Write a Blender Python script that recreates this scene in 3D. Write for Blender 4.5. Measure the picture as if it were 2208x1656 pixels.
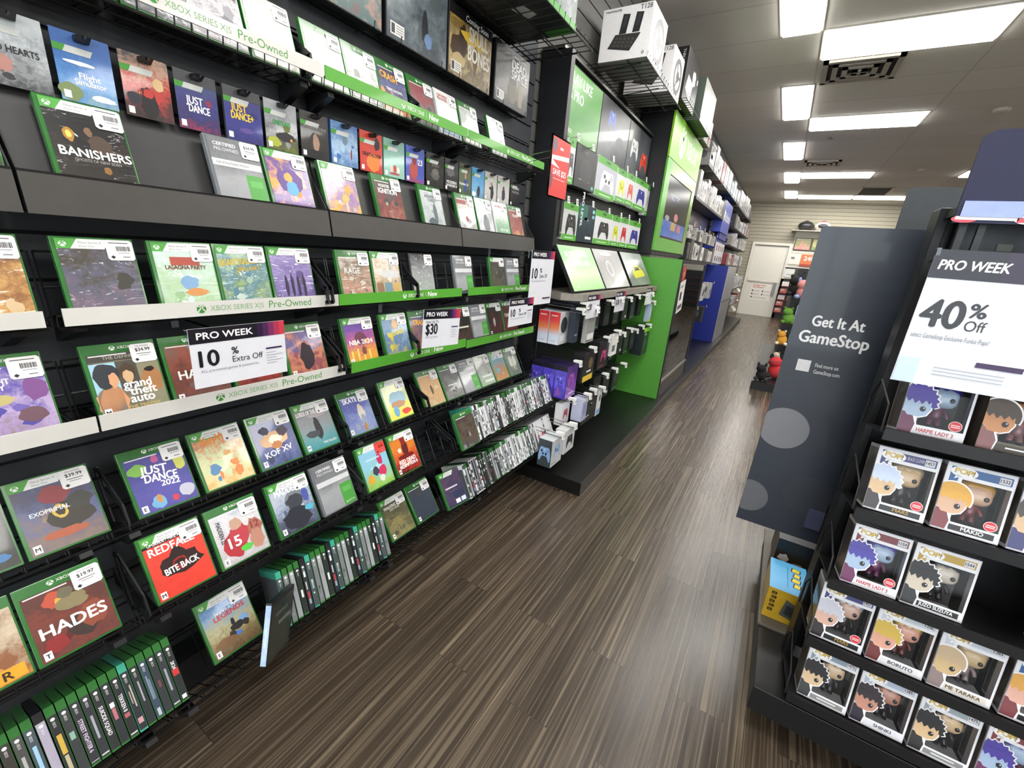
import bpy, math, random
from mathutils import Matrix, Vector

# ------------------------------------------------------------------ scene, camera, light level
for o in list(bpy.data.objects):
    bpy.data.objects.remove(o)
S = bpy.context.scene
COL = S.collection
VS = S.view_settings
VS.view_transform = 'Standard'
VS.look = 'None'
VS.gamma = 1.0
VS.use_curve_mapping = False
VS.exposure = 1.02
S.display_settings.display_device = 'sRGB'

cam_d = bpy.data.cameras.new('camera')
cam_d.sensor_fit = 'HORIZONTAL'
cam_d.sensor_width = 36.0
cam_d.lens = 928.6 / 2208 * 36.0
cam_d.clip_start = 0.02
cam = bpy.data.objects.new('camera', cam_d)
COL.objects.link(cam)
YAW, PITCH, ROLL = 0.5285, 0.3046, -0.084
_f = Vector((-math.sin(YAW) * math.cos(PITCH), math.cos(YAW) * math.cos(PITCH), -math.sin(PITCH)))
_r = Vector((math.cos(YAW), math.sin(YAW), 0))
_d = _f.cross(_r)
_r2 = math.cos(ROLL) * _r + math.sin(ROLL) * _d
_d2 = -math.sin(ROLL) * _r + math.cos(ROLL) * _d
cm = Matrix((_r2, -_d2, -_f)).transposed().to_4x4()
cm.translation = Vector((0, 0, 1.41))
cam.matrix_world = cm
S.camera = cam

LAMP_POWER = 9.0
world = bpy.data.worlds.new('world')
S.world = world
world.use_nodes = True
world.node_tree.nodes['Background'].inputs[0].default_value = (0.90, 0.95, 1.0, 1)
world.node_tree.nodes['Background'].inputs[1].default_value = 2.6

# ------------------------------------------------------------------ materials
def lin(c):
    if isinstance(c, str):
        c = c.lstrip('#')
        c = [int(c[i:i + 2], 16) for i in (0, 2, 4)]
    r = []
    for v in c[:3]:
        v = v / 255.0
        r.append(v / 12.92 if v <= 0.04045 else ((v + 0.055) / 1.055) ** 2.4)
    return (r[0], r[1], r[2], 1.0)

_M = {}
def mat(name, rgb, rough=0.5, metal=0.0, coat=0.0, var=0.08, scale=25.0, bump=0.0, spec=0.5, emit=0.0):
    if name in _M:
        return _M[name]
    m = bpy.data.materials.new(name)
    m.use_nodes = True
    nt = m.node_tree
    b = nt.nodes['Principled BSDF']
    c = lin(rgb)
    tc = nt.nodes.new('ShaderNodeTexCoord')
    no = nt.nodes.new('ShaderNodeTexNoise')
    no.inputs['Scale'].default_value = scale
    no.inputs['Detail'].default_value = 3
    nt.links.new(tc.outputs['Object'], no.inputs['Vector'])
    rp = nt.nodes.new('ShaderNodeValToRGB')
    rp.color_ramp.elements[0].position = 0.3
    rp.color_ramp.elements[1].position = 0.7
    rp.color_ramp.elements[0].color = tuple(max(0, x * (1 - var)) for x in c[:3]) + (1,)
    rp.color_ramp.elements[1].color = tuple(min(1, x * (1 + var)) for x in c[:3]) + (1,)
    nt.links.new(no.outputs['Fac'], rp.inputs['Fac'])
    nt.links.new(rp.outputs['Color'], b.inputs['Base Color'])
    b.inputs['Roughness'].default_value = rough
    b.inputs['Metallic'].default_value = metal
    b.inputs['Coat Weight'].default_value = coat
    b.inputs['Coat Roughness'].default_value = 0.06
    b.inputs['Specular IOR Level'].default_value = spec
    if bump:
        bp = nt.nodes.new('ShaderNodeBump')
        bp.inputs['Strength'].default_value = bump
        bp.inputs['Distance'].default_value = 0.002
        nt.links.new(no.outputs['Fac'], bp.inputs['Height'])
        nt.links.new(bp.outputs['Normal'], b.inputs['Normal'])
    if emit:
        nt.links.new(rp.outputs['Color'], b.inputs['Emission Color'])
        b.inputs['Emission Strength'].default_value = emit
    _M[name] = m
    return m

def ink(rgb, rough=0.35):
    """printed colour"""
    if not isinstance(rgb, str):
        rgb = '%02x%02x%02x' % tuple(int(v) for v in rgb[:3])
    rgb = rgb.lstrip('#')
    return mat('print_' + rgb + ('' if rough == 0.35 else '_%d' % (rough * 100)), rgb, rough=rough, var=0.03, scale=60)

def art(key, pal, scale=14.0, seed=0.0, vert=0.5, hh=0.17, wrap=False, rough=0.3, distort=0.7, fine=0.55, coat=0.45):
    """printed picture: soft mottled patches running through a palette, bottom to top"""
    k = 'artwork_' + key
    if k in _M:
        return _M[k]
    m = bpy.data.materials.new(k)
    m.use_nodes = True
    nt = m.node_tree
    b = nt.nodes['Principled BSDF']
    tc = nt.nodes.new('ShaderNodeTexCoord')
    no = nt.nodes.new('ShaderNodeTexNoise')
    no.noise_dimensions = '4D'
    no.inputs['W'].default_value = seed
    no.inputs['Scale'].default_value = scale
    no.inputs['Detail'].default_value = 6
    no.inputs['Distortion'].default_value = distort
    nt.links.new(tc.outputs['Object'], no.inputs['Vector'])
    sx = nt.nodes.new('ShaderNodeSeparateXYZ')
    nt.links.new(tc.outputs['Object'], sx.inputs[0])
    mr = nt.nodes.new('ShaderNodeMapRange')
    mr.inputs['From Max'].default_value = hh
    nt.links.new(sx.outputs['Z'], mr.inputs['Value'])
    st = nt.nodes.new('ShaderNodeMapRange')
    st.inputs['From Min'].default_value = 0.28
    st.inputs['From Max'].default_value = 0.72
    nt.links.new(no.outputs['Fac'], st.inputs['Value'])
    mx = nt.nodes.new('ShaderNodeMix')
    mx.data_type = 'FLOAT'
    mx.inputs[0].default_value = vert
    nt.links.new(st.outputs[0], mx.inputs[2])
    nt.links.new(mr.outputs[0], mx.inputs[3])
    nf = nt.nodes.new('ShaderNodeTexNoise')
    nf.inputs['Scale'].default_value = scale * 4.5
    nf.inputs['Detail'].default_value = 5
    nf.inputs['Roughness'].default_value = 0.6
    nf.inputs['Distortion'].default_value = 0.8
    nt.links.new(tc.outputs['Object'], nf.inputs['Vector'])
    fm = nt.nodes.new('ShaderNodeMath')
    fm.operation = 'MULTIPLY_ADD'
    fm.inputs[1].default_value = fine
    nt.links.new(nf.outputs['Fac'], fm.inputs[0])
    fo = nt.nodes.new('ShaderNodeMath')
    fo.operation = 'SUBTRACT'
    fo.inputs[1].default_value = fine / 2
    nt.links.new(mx.outputs[0], fm.inputs[2])
    nt.links.new(fm.outputs[0], fo.inputs[0])
    rp = nt.nodes.new('ShaderNodeValToRGB')
    el = rp.color_ramp.elements
    n = len(pal)
    el[0].position = 0.08
    el[0].color = lin(pal[0])
    el[1].position = 0.92
    el[1].color = lin(pal[-1])
    for i in range(1, n - 1):
        e = el.new(0.08 + 0.84 * i / (n - 1))
        e.color = lin(pal[i])
    nt.links.new(fo.outputs[0], rp.inputs['Fac'])
    nt.links.new(rp.outputs['Color'], b.inputs['Base Color'])
    b.inputs['Roughness'].default_value = rough
    b.inputs['Coat Weight'].default_value = coat
    b.inputs['Coat Roughness'].default_value = 0.05
    if wrap:
        n2 = nt.nodes.new('ShaderNodeTexNoise')
        n2.inputs['Scale'].default_value = 9
        n2.inputs['Distortion'].default_value = 2
        mp = nt.nodes.new('ShaderNodeMapping')
        mp.inputs['Scale'].default_value = (1, 1, 3.5)
        nt.links.new(tc.outputs['Object'], mp.inputs[0])
        nt.links.new(mp.outputs[0], n2.inputs['Vector'])
        bp = nt.nodes.new('ShaderNodeBump')
        bp.inputs['Strength'].default_value = 0.6
        bp.inputs['Distance'].default_value = 0.012
        nt.links.new(n2.outputs['Fac'], bp.inputs['Height'])
        nt.links.new(bp.outputs['Normal'], b.inputs['Coat Normal'])
        b.inputs['Coat Weight'].default_value = 1.0
    _M[k] = m
    return m

def clear(name, tint=(0.9, 0.95, 1.0), gloss=0.12, rough=0.03, ior=1.3):
    """thin clear plastic or glass"""
    if name in _M:
        return _M[name]
    m = bpy.data.materials.new(name)
    m.use_nodes = True
    nt = m.node_tree
    nt.nodes.remove(nt.nodes['Principled BSDF'])
    out = nt.nodes['Material Output']
    tr = nt.nodes.new('ShaderNodeBsdfTransparent')
    tr.inputs[0].default_value = tint + (1,)
    gl = nt.nodes.new('ShaderNodeBsdfGlossy')
    gl.inputs['Roughness'].default_value = rough
    fr = nt.nodes.new('ShaderNodeFresnel')
    fr.inputs['IOR'].default_value = ior
    no = nt.nodes.new('ShaderNodeTexNoise')
    no.inputs['Scale'].default_value = 18
    ad = nt.nodes.new('ShaderNodeMath')
    ad.operation = 'MULTIPLY_ADD'
    ad.inputs[1].default_value = gloss * 0.6
    nt.links.new(no.outputs['Fac'], ad.inputs[0])
    nt.links.new(fr.outputs[0], ad.inputs[2])
    mx = nt.nodes.new('ShaderNodeMixShader')
    nt.links.new(ad.outputs[0], mx.inputs[0])
    nt.links.new(tr.outputs[0], mx.inputs[1])
    nt.links.new(gl.outputs[0], mx.inputs[2])
    nt.links.new(mx.outputs[0], out.inputs[0])
    _M[name] = m
    return m

BLK = mat('black_satin_metal', '17181b', rough=0.42, var=0.1)
WIRE = mat('black_wire', '0c0c0d', rough=0.35, var=0.1)
CHROME = mat('bright_wire', 'b8b8b6', rough=0.22, metal=1.0)
GREENP = mat('green_case_plastic', '2f6e30', rough=0.22, coat=0.4, var=0.1)
GREYP = mat('grey_case_plastic', '6f7378', rough=0.22, coat=0.4)
WHITEP = mat('white_case_plastic', 'dcdde0', rough=0.25, coat=0.4)
XG = '58a438'          # band green
WHT = 'd6d4cf'

# ------------------------------------------------------------------ mesh builder
_TX = {}
def text_tris(s, bold=False):
    """a line of lettering as flat triangles, cap height 1"""
    k = (s, bold)
    if k in _TX:
        return _TX[k]
    cu = bpy.data.curves.new('lettering', 'FONT')
    cu.body = s
    cu.size = 1.0
    cu.resolution_u = 5 if len(s) < 5 else 3
    cu.fill_mode = 'FRONT'
    ob = bpy.data.objects.new('lettering', cu)
    me = bpy.data.meshes.new_from_object(ob)
    vs = [(v.co.x, v.co.y) for v in me.vertices]
    fs = [tuple(p.vertices) for p in me.polygons]
    bpy.data.objects.remove(ob)
    bpy.data.curves.remove(cu)
    bpy.data.meshes.remove(me)
    ch = 0.70
    vs = [(x / ch, y / ch) for x, y in vs]
    w0 = min([v[0] for v in vs] or [0])
    w1 = max([v[0] for v in vs] or [1])
    vs = [(x - w0, y) for x, y in vs]
    _TX[k] = (vs, fs, w1 - w0)
    return _TX[k]

class MB:
    def __init__(s):
        s.v, s.f, s.fm, s.mats = [], [], [], []
        s.frame()
    def mi(s, m):
        if isinstance(m, str):
            m = ink(m)
        if m not in s.mats:
            s.mats.append(m)
        return s.mats.index(m)
    def poly(s, pts, m):
        n = len(s.v)
        s.v += [tuple(p) for p in pts]
        s.f.append(tuple(range(n, n + len(pts))))
        s.fm.append(s.mi(m))
    def box(s, x0, y0, z0, x1, y1, z1, m, front=None):
        n = len(s.v)
        s.v += [(x0, y0, z0), (x1, y0, z0), (x1, y1, z0), (x0, y1, z0), (x0, y0, z1), (x1, y0, z1), (x1, y1, z1), (x0, y1, z1)]
        q = [(3, 2, 1, 0), (4, 5, 6, 7), (0, 1, 5, 4), (1, 2, 6, 5), (2, 3, 7, 6), (3, 0, 4, 7)]
        i = s.mi(m)
        for j, a in enumerate(q):
            s.f.append(tuple(n + k for k in a))
            s.fm.append(s.mi(front) if (front is not None and j == 2) else i)
    def hexa(s, p, m):
        """eight corners, bottom ring then top ring"""
        n = len(s.v)
        s.v += [tuple(c) for c in p]
        i = s.mi(m)
        for a in [(3, 2, 1, 0), (4, 5, 6, 7), (0, 1, 5, 4), (1, 2, 6, 5), (2, 3, 7, 6), (3, 0, 4, 7)]:
            s.f.append(tuple(n + k for k in a))
            s.fm.append(i)
    def prism(s, pts, dvec, m):
        n = len(pts)
        d = Vector(dvec)
        a = [Vector(p) for p in pts]
        b = [p + d for p in a]
        s.poly(a[::-1], m)
        s.poly(b, m)
        for i in range(n):
            j = (i + 1) % n
            s.poly([a[i], a[j], b[j], b[i]], m)
    def tube(s, pts, r, m, n=6, caps=True):
        pts = [Vector(p) for p in pts]
        base = len(s.v)
        i_m = s.mi(m)
        prev = None
        for i, p in enumerate(pts):
            t = (pts[min(i + 1, len(pts) - 1)] - pts[max(i - 1, 0)]).normalized()
            a = Vector((0, 0, 1)) if abs(t.z) < 0.9 else Vector((1, 0, 0))
            if prev is not None:
                a = prev
            u = (a - t * a.dot(t)).normalized()
            prev = u
            w = t.cross(u)
            rr = r[i] if isinstance(r, (list, tuple)) else r
            for k in range(n):
                an = 2 * math.pi * k / n
                s.v.append(tuple(p + u * (rr * math.cos(an)) + w * (rr * math.sin(an))))
        for i in range(len(pts) - 1):
            for k in range(n):
                k2 = (k + 1) % n
                s.f.append((base + i * n + k, base + i * n + k2, base + (i + 1) * n + k2, base + (i + 1) * n + k))
                s.fm.append(i_m)
        if caps:
            s.f.append(tuple(base + k for k in range(n))[::-1])
            s.f.append(tuple(base + (len(pts) - 1) * n + k for k in range(n)))
            s.fm += [i_m, i_m]
    def ellipsoid(s, c, r, m, nu=14, nv=9, fn=None):
        base = len(s.v)
        i_m = s.mi(m)
        for j in range(nv + 1):
            th = math.pi * j / nv
            for i in range(nu):
                ph = 2 * math.pi * i / nu
                d = Vector((math.sin(th) * math.cos(ph), math.sin(th) * math.sin(ph), math.cos(th)))
                k = fn(d) if fn else 1.0
                s.v.append((c[0] + r[0] * d.x * k, c[1] + r[1] * d.y * k, c[2] + r[2] * d.z * k))
        for j in range(nv):
            for i in range(nu):
                i2 = (i + 1) % nu
                s.f.append((base + j * nu + i, base + (j + 1) * nu + i, base + (j + 1) * nu + i2, base + j * nu + i2))
                s.fm.append(i_m)
    # flat print on a face: frame gives the face's origin, its right and up directions and its outward normal
    def frame(s, o=(0, 0, 0), ex=(1, 0, 0), ez=(0, 0, 1), n=(0, -1, 0)):
        s.o, s.ex, s.ez, s.n = Vector(o), Vector(ex), Vector(ez), Vector(n)
        return s
    def at(s, x, z, k):
        return s.o + s.ex * x + s.ez * z + s.n * (0.00028 * k)
    def r2(s, x0, z0, x1, z1, m, k=1):
        s.poly([s.at(x0, z0, k), s.at(x1, z0, k), s.at(x1, z1, k), s.at(x0, z1, k)], m)
    def p2(s, pts, m, k=1):
        s.poly([s.at(x, z, k) for x, z in pts], m)
    def e2(s, cx, cz, rx, rz, m, k=1, n=18, a0=0.0, a1=2 * math.pi):
        s.p2([(cx + rx * math.cos(a0 + (a1 - a0) * i / n), cz + rz * math.sin(a0 + (a1 - a0) * i / n)) for i in range(n)], m, k)
    def ring2(s, cx, cz, r0, r1, m, k=1, n=20, a0=0.0, a1=2 * math.pi):
        for i in range(n):
            a, b = a0 + (a1 - a0) * i / n, a0 + (a1 - a0) * (i + 1) / n
            s.p2([(cx + r0 * math.cos(a), cz + r0 * math.sin(a)), (cx + r1 * math.cos(a), cz + r1 * math.sin(a)),
                  (cx + r1 * math.cos(b), cz + r1 * math.sin(b)), (cx + r0 * math.cos(b), cz + r0 * math.sin(b))], m, k)
    def blob2(s, cx, cz, rx, rz, m, k=1, rng=random, n=11, rough=0.3):
        s.p2([(cx + rx * math.cos(2 * math.pi * i / n) * (1 + rough * (rng.random() - .5) * 2),
               cz + rz * math.sin(2 * math.pi * i / n) * (1 + rough * (rng.random() - .5) * 2)) for i in range(n)], m, k)
    def line2(s, x0, z0, x1, z1, w, m, k=1):
        d = Vector((x1 - x0, z1 - z0))
        if d.length < 1e-9:
            return
        q = Vector((-d.y, d.x)).normalized() * (w / 2)
        s.p2([(x0 - q.x, z0 - q.y), (x1 - q.x, z1 - q.y), (x1 + q.x, z1 + q.y), (x0 + q.x, z0 + q.y)], m, k)
    def t2(s, txt, x, z, h, m, k=2, align='l', maxw=None, bold=False, rot=0.0, squeeze=1.0, slant=0.0):
        if bold:
            # heavier strokes: the same lettering laid down again a hair to each side
            for q in (-.035, .035):
                s.t2(txt, x + q * h * math.cos(rot), z + q * h * math.sin(rot), h, m, k + (.01 if q > 0 else 0), align, maxw, False, rot, squeeze, slant)
            for q in (-.03, .03):
                s.t2(txt, x - q * h * math.sin(rot), z + q * h * math.cos(rot), h, m, k + (.03 if q > 0 else .02), align, maxw, False, rot, squeeze, slant)
            return
        vs, fs, w = text_tris(txt)
        sx = h * squeeze
        if maxw and w * sx > maxw:
            sx = maxw / w
        x0 = {'l': 0, 'c': -w * sx / 2, 'r': -w * sx}[align]
        ca, sa = math.cos(rot), math.sin(rot)
        n = len(s.v)
        for a, b in vs:
            px, pz = x0 + a * sx + slant * b * h, b * h
            s.v.append(tuple(s.at(x + px * ca - pz * sa, z + px * sa + pz * ca, k)))
        i = s.mi(m)
        for f in fs:
            s.f.append(tuple(n + q for q in f))
            s.fm.append(i)
    def build(s, name, parent=None, M=None, smooth=False, bevel=0.0):
        me = bpy.data.meshes.new(name)
        me.from_pydata(s.v, [], s.f)
        for m in s.mats:
            me.materials.append(m)
        me.polygons.foreach_set('material_index', s.fm)
        if smooth:
            me.polygons.foreach_set('use_smooth', [True] * len(s.f))
        me.update()
        o = bpy.data.objects.new(name, me)
        COL.objects.link(o)
        if parent is not None:
            o.parent = parent
        if M is not None:
            o.matrix_local = M
        if bevel:
            b = o.modifiers.new('bevel', 'BEVEL')
            b.width = bevel
            b.segments = 2
            b.limit_method = 'ANGLE'
        return o

def thing(name, label, cat, M=None, group=None):
    o = bpy.data.objects.new(name, None)
    o.empty_display_size = 0.05
    COL.objects.link(o)
    if M is not None:
        o.matrix_world = M
    return tag(o, label, cat, group)

def tag(o, label, cat, group=None):
    o['label'] = label
    o['category'] = cat
    if group:
        o['group'] = group
    return o

def struct(o):
    o['kind'] = 'structure'
    return o

RZ90 = Matrix.Rotation(math.pi / 2, 4, 'Z')
def LW(X, y, z, tilt=0.0, yaw=0.0):
    """stands along the left wall: local x runs down the aisle, local -y faces the aisle, tilt leans it back"""
    return Matrix.Translation((X, y, z)) @ RZ90 @ Matrix.Rotation(yaw, 4, 'Z') @ Matrix.Rotation(-tilt, 4, 'X')
def FW(x, y, z, tilt=0.0, yaw=0.0):
    """stands facing the camera end of the shop"""
    return Matrix.Translation((x, y, z)) @ Matrix.Rotation(yaw, 4, 'Z') @ Matrix.Rotation(-tilt, 4, 'X')

ONES = ['zeroth', 'first', 'second', 'third', 'fourth', 'fifth', 'sixth', 'seventh', 'eighth', 'ninth', 'tenth', 'eleventh', 'twelfth',
        'thirteenth', 'fourteenth', 'fifteenth', 'sixteenth', 'seventeenth', 'eighteenth', 'nineteenth']
TENS = {2: ('twentieth', 'twenty'), 3: ('thirtieth', 'thirty'), 4: ('fortieth', 'forty'), 5: ('fiftieth', 'fifty'), 6: ('sixtieth', 'sixty')}
def nth(i):
    if i < 20:
        return ONES[i]
    t, u = divmod(i, 10)
    return TENS[t][0] if u == 0 else TENS[t][1] + '-' + ONES[u]

def logo(mb, cx, cz, r, fg, bg, k=2):
    """round badge with a curved cross cut out of it"""
    mb.e2(cx, cz, r, r, fg, k)
    for sg in (-1, 1):
        pts = [(cx + sg * r * 0.85 * (-1 + 2 * i / 8), cz + r * (-0.75 + 1.45 * (i / 8) ** 1.0) + r * 0.28 * math.sin(math.pi * i / 8)) for i in range(9)]
        for a, b in zip(pts, pts[1:]):
            mb.line2(a[0], a[1], b[0], b[1], r * 0.26, bg, k + 1)
    mb.p2([(cx - r * .5, cz + r * .95), (cx, cz + r * .5), (cx + r * .5, cz + r * .95)], bg, k + 1)

PAD = [(-.42, .30), (-.30, .36), (-.16, .33), (.16, .33), (.30, .36), (.42, .30), (.50, .08), (.56, -.22), (.52, -.44), (.42, -.47), (.32, -.30),
       (.20, -.16), (-.20, -.16), (-.32, -.30), (-.42, -.47), (-.52, -.44), (-.56, -.22), (-.50, .08)]
def gamepad(mb, cx, cz, s, body, dark='2a2a2c', k=2, sq=1.0):
    mb.p2([(cx + x * s * sq, cz + z * s) for x, z in PAD], body, k)
    for x, z, r in ((-.27, .12, .085), (.13, -.03, .085), (-.13, -.03, .075)):
        mb.e2(cx + x * s * sq, cz + z * s, r * s * sq, r * s, dark, k + 1, n=10)
    for a in range(4):
        mb.e2(cx + (.28 + .075 * math.cos(a * math.pi / 2)) * s * sq, cz + (.13 + .075 * math.sin(a * math.pi / 2)) * s, .03 * s * sq, .03 * s, dark, k + 1, n=8)
    mb.e2(cx, cz + .2 * s, .045 * s * sq, .045 * s, 'f4f4f4', k + 1, n=8)

# ------------------------------------------------------------------ the room
XW, CEIL, YB, YF, XR = -1.40, 3.345, 15.80, -5.0, 8.2

def floor_material():
    m = bpy.data.materials.new('wood_plank_floor')
    m.use_nodes = True
    nt = m.node_tree
    b = nt.nodes['Principled BSDF']
    N = nt.nodes.new
    L = nt.links.new
    tc = N('ShaderNodeTexCoord')
    sw = N('ShaderNodeMapping')
    sw.inputs['Rotation'].default_value = (0, 0, math.pi / 2)
    L(tc.outputs['Object'], sw.inputs[0])
    br = N('ShaderNodeTexBrick')
    br.inputs['Scale'].default_value = 1.0
    br.inputs['Brick Width'].default_value = 0.93
    br.inputs['Row Height'].default_value = 0.155
    br.inputs['Mortar Size'].default_value = 0.0011
    br.inputs['Mortar Smooth'].default_value = 0.3
    br.inputs['Color1'].default_value = (0.0, 0.0, 0.0, 1)
    br.inputs['Color2'].default_value = (1, 1, 1, 1)
    br.inputs['Mortar'].default_value = (0.5, 0.5, 0.5, 1)
    br.offset = 0.37
    L(sw.outputs[0], br.inputs['Vector'])
    # streaky grain running along the planks, shifted plank by plank
    ofs = N('ShaderNodeVectorMath'); ofs.operation = 'SCALE'; ofs.inputs['Scale'].default_value = 7.0
    L(br.outputs['Color'], ofs.inputs[0])
    add = N('ShaderNodeVectorMath'); add.operation = 'ADD'
    L(tc.outputs['Object'], add.inputs[0]); L(ofs.outputs[0], add.inputs[1])
    mp = N('ShaderNodeMapping')
    mp.inputs['Scale'].default_value = (105, 1.0, 1)
    L(add.outputs[0], mp.inputs[0])
    g = N('ShaderNodeTexNoise')
    g.inputs['Scale'].default_value = 1.0
    g.inputs['Detail'].default_value = 4
    g.inputs['Roughness'].default_value = 0.62
    g.inputs['Distortion'].default_value = 0.5
    L(mp.outputs[0], g.inputs['Vector'])
    rp = N('ShaderNodeValToRGB')
    e = rp.color_ramp.elements
    e[0].position, e[0].color = 0.30, lin('302821')
    e[1].position, e[1].color = 0.74, lin('93856f')
    for p, c in ((0.44, '40362c'), (0.54, '52473b'), (0.62, '685b4b')):
        q = e.new(p); q.color = lin(c)
    L(g.outputs['Fac'], rp.inputs['Fac'])
    tone = N('ShaderNodeMapRange')
    tone.inputs['To Min'].default_value = 0.82
    tone.inputs['To Max'].default_value = 1.12
    L(br.outputs['Color'], tone.inputs['Value'])
    mul = N('ShaderNodeMix'); mul.data_type = 'RGBA'; mul.blend_type = 'MULTIPLY'; mul.inputs[0].default_value = 1.0
    L(rp.outputs['Color'], mul.inputs[6])
    cmb = N('ShaderNodeCombineColor')
    for i in range(3):
        L(tone.outputs[0], cmb.inputs[i])
    L(cmb.outputs[0], mul.inputs[7])
    seam = N('ShaderNodeMix'); seam.data_type = 'RGBA'
    L(br.outputs['Fac'], seam.inputs[0])
    L(mul.outputs[2], seam.inputs[6])
    seam.inputs[7].default_value = lin('2a2520')
    L(seam.outputs[2], b.inputs['Base Color'])
    rr = N('ShaderNodeMapRange')
    rr.inputs['To Min'].default_value = 0.20
    rr.inputs['To Max'].default_value = 0.34
    L(g.outputs['Fac'], rr.inputs['Value'])
    L(rr.outputs[0], b.inputs['Roughness'])
    b.inputs['Specular IOR Level'].default_value = 0.5
    bp = N('ShaderNodeBump')
    bp.inputs['Strength'].default_value = 0.25
    bp.inputs['Distance'].default_value = 0.001
    L(g.outputs['Fac'], bp.inputs['Height'])
    L(bp.outputs['Normal'], b.inputs['Normal'])
    return m

def ceiling_material():
    m = bpy.data.materials.new('ceiling_tiles')
    m.use_nodes = True
    nt = m.node_tree
    b = nt.nodes['Principled BSDF']
    N = nt.nodes.new
    L = nt.links.new
    tc = N('ShaderNodeTexCoord')
    mp = N('ShaderNodeMapping')
    mp.inputs['Location'].default_value = (0.192, -0.017, 0)
    L(tc.outputs['Object'], mp.inputs[0])
    br = N('ShaderNodeTexBrick')
    br.offset = 0.0
    br.inputs['Scale'].default_value = 1.0
    br.inputs['Brick Width'].default_value = 1.2435
    br.inputs['Row Height'].default_value = 0.62175
    br.inputs['Mortar Size'].default_value = 0.009
    br.inputs['Mortar Smooth'].default_value = 0.1
    br.inputs['Color1'].default_value = lin('e0dbd3')
    br.inputs['Color2'].default_value = lin('d8d3cb')
    br.inputs['Mortar'].default_value = lin('cbc5bc')
    L(mp.outputs[0], br.inputs['Vector'])
    no = N('ShaderNodeTexNoise')
    no.inputs['Scale'].default_value = 140
    L(tc.outputs['Object'], no.inputs['Vector'])
    bp = N('ShaderNodeBump')
    bp.inputs['Strength'].default_value = 0.3
    bp.inputs['Distance'].default_value = 0.003
    L(no.outputs['Fac'], bp.inputs['Height'])
    L(bp.outputs['Normal'], b.inputs['Normal'])
    L(br.outputs['Color'], b.inputs['Base Color'])
    b.inputs['Roughness'].default_value = 0.9
    return m

mb = MB(); mb.box(XW - .1, YF - .1, -.1, XR + .1, YB + .1, 0, floor_material()); struct(mb.build('floor'))
mb = MB(); mb.box(XW - .1, YF - .1, CEIL, XR + .1, YB + .1, CEIL + .1, ceiling_material()); struct(mb.build('ceiling'))

SLAT = mat('grey_slatwall', '64635f', rough=0.55, var=0.05)
SLATD = mat('slat_groove', '0e0e0e', rough=0.8)
SLATB = mat('beige_slatwall', 'aaa492', rough=0.6, var=0.05)
SLATBD = mat('beige_slat_groove', '4b483f', rough=0.8)
mb = MB()
mb.box(XW - .1, YF, 0, XW - .012, YB, CEIL, SLATD)
z = 0.0
while z < CEIL - .02:
    mb.box(XW - .013, YF, z + .004, XW, YB, min(z + .096, CEIL), SLAT)
    z += .1
struct(mb.build('wall_left'))
mb = MB()
dx0, dx1, dz1 = -.99, -.075, 2.125
for a, c in ((XW, dx0), (dx1, XR)):
    mb.box(a, YB + .012, 0, c, YB + .1, CEIL, SLATBD)
mb.box(dx0, YB + .012, dz1, dx1, YB + .1, CEIL, SLATBD)
z = 0.0
while z < CEIL - .02:
    for a, c in (((XW, dx0), (dx1, XR)) if z < dz1 - .05 else ((XW, XR),)):
        mb.box(a, YB, z + .004, c, YB + .013, min(z + .096, CEIL), SLATB)
    z += .1
struct(mb.build('wall_back'))
PLAIN = mat('painted_wall', 'b4b0a8', rough=0.7)
mb = MB(); mb.box(XR, YF, 0, XR + .1, YB, CEIL, PLAIN); struct(mb.build('wall_right'))
mb = MB(); mb.box(XW, YF - .1, 0, XR, YF, .25, PLAIN); mb.box(XW, YF - .1, 2.95, XR, YF, CEIL, PLAIN); struct(mb.build('wall_front'))
# unseen shop window added behind the camera so daylight brightens surfaces turned to it
FRM = mat('added_frame_metal', '4a4a4a', rough=.4, metal=.6)
mb = MB(); mb.box(XW, YF - .055, .25, XR, YF - .045, 2.95, clear('added_window_glass', (.97, .985, .98), 0.0)); win = struct(mb.build('added_window_1'))
mb = MB()
for i in range(6):
    x = XW + (XR - XW - .06) * i / 5
    mb.box(x, YF - .09, .25, x + .06, YF - .01, 2.95, FRM)
mb.build('added_window_frame', win)
BASEB = mat('black_rubber_base', '1c1b1a', rough=0.6)
mb = MB(); mb.box(dx1 + .1, YB - .012, 0, XR, YB, .11, BASEB); struct(mb.build('baseboard_back'))

# white door at the end of the aisle
DOORW = mat('white_door_paint', 'e6e2d6', rough=0.4, var=0.02)
d = MB()
d.box(dx0, YB + .02, 0, dx1, YB + .065, dz1, DOORW)
door = struct(d.build('door_1'))
d = MB()
d.box(dx0 - .075, YB - .03, 0, dx0, YB + .07, dz1 + .075, DOORW)
d.box(dx1, YB - .03, 0, dx1 + .075, YB + .07, dz1 + .075, DOORW)
d.box(dx0, YB - .03, dz1, dx1, YB + .07, dz1 + .075, DOORW)
d.build('door_frame', door, bevel=.004)
d = MB(); d.box(dx0 + .03, YB + .0, 1.02, dx1 - .03, YB + .02, 1.055, mat('brushed_bar', 'b9b5aa', rough=.3, metal=.8))
d.box(dx1 - .17, YB - .02, .64, dx1 - .08, YB + .02, 1.05, mat('grey_plate', '8b8a86', rough=.35, metal=.7)); d.build('door_latch', door)
d = MB(); d.box(dx0 - .0, YB + .005, 1.02, dx0 + .02, YB + .02, 1.13, 'b9b5aa'); d.build('door_hinge', door)
n = MB()
n.box(-.84, YB + .015, .46, -.22, YB + .0195, .98, 'efeae0')
n.frame((-.84, YB + .015, .46))
n.t2('Damage Check', .06, .45, .042, 'c24a3c', bold=True, maxw=.42)
n.t2('The Material', .06, .385, .042, 'c24a3c', bold=True, maxw=.36)
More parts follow.
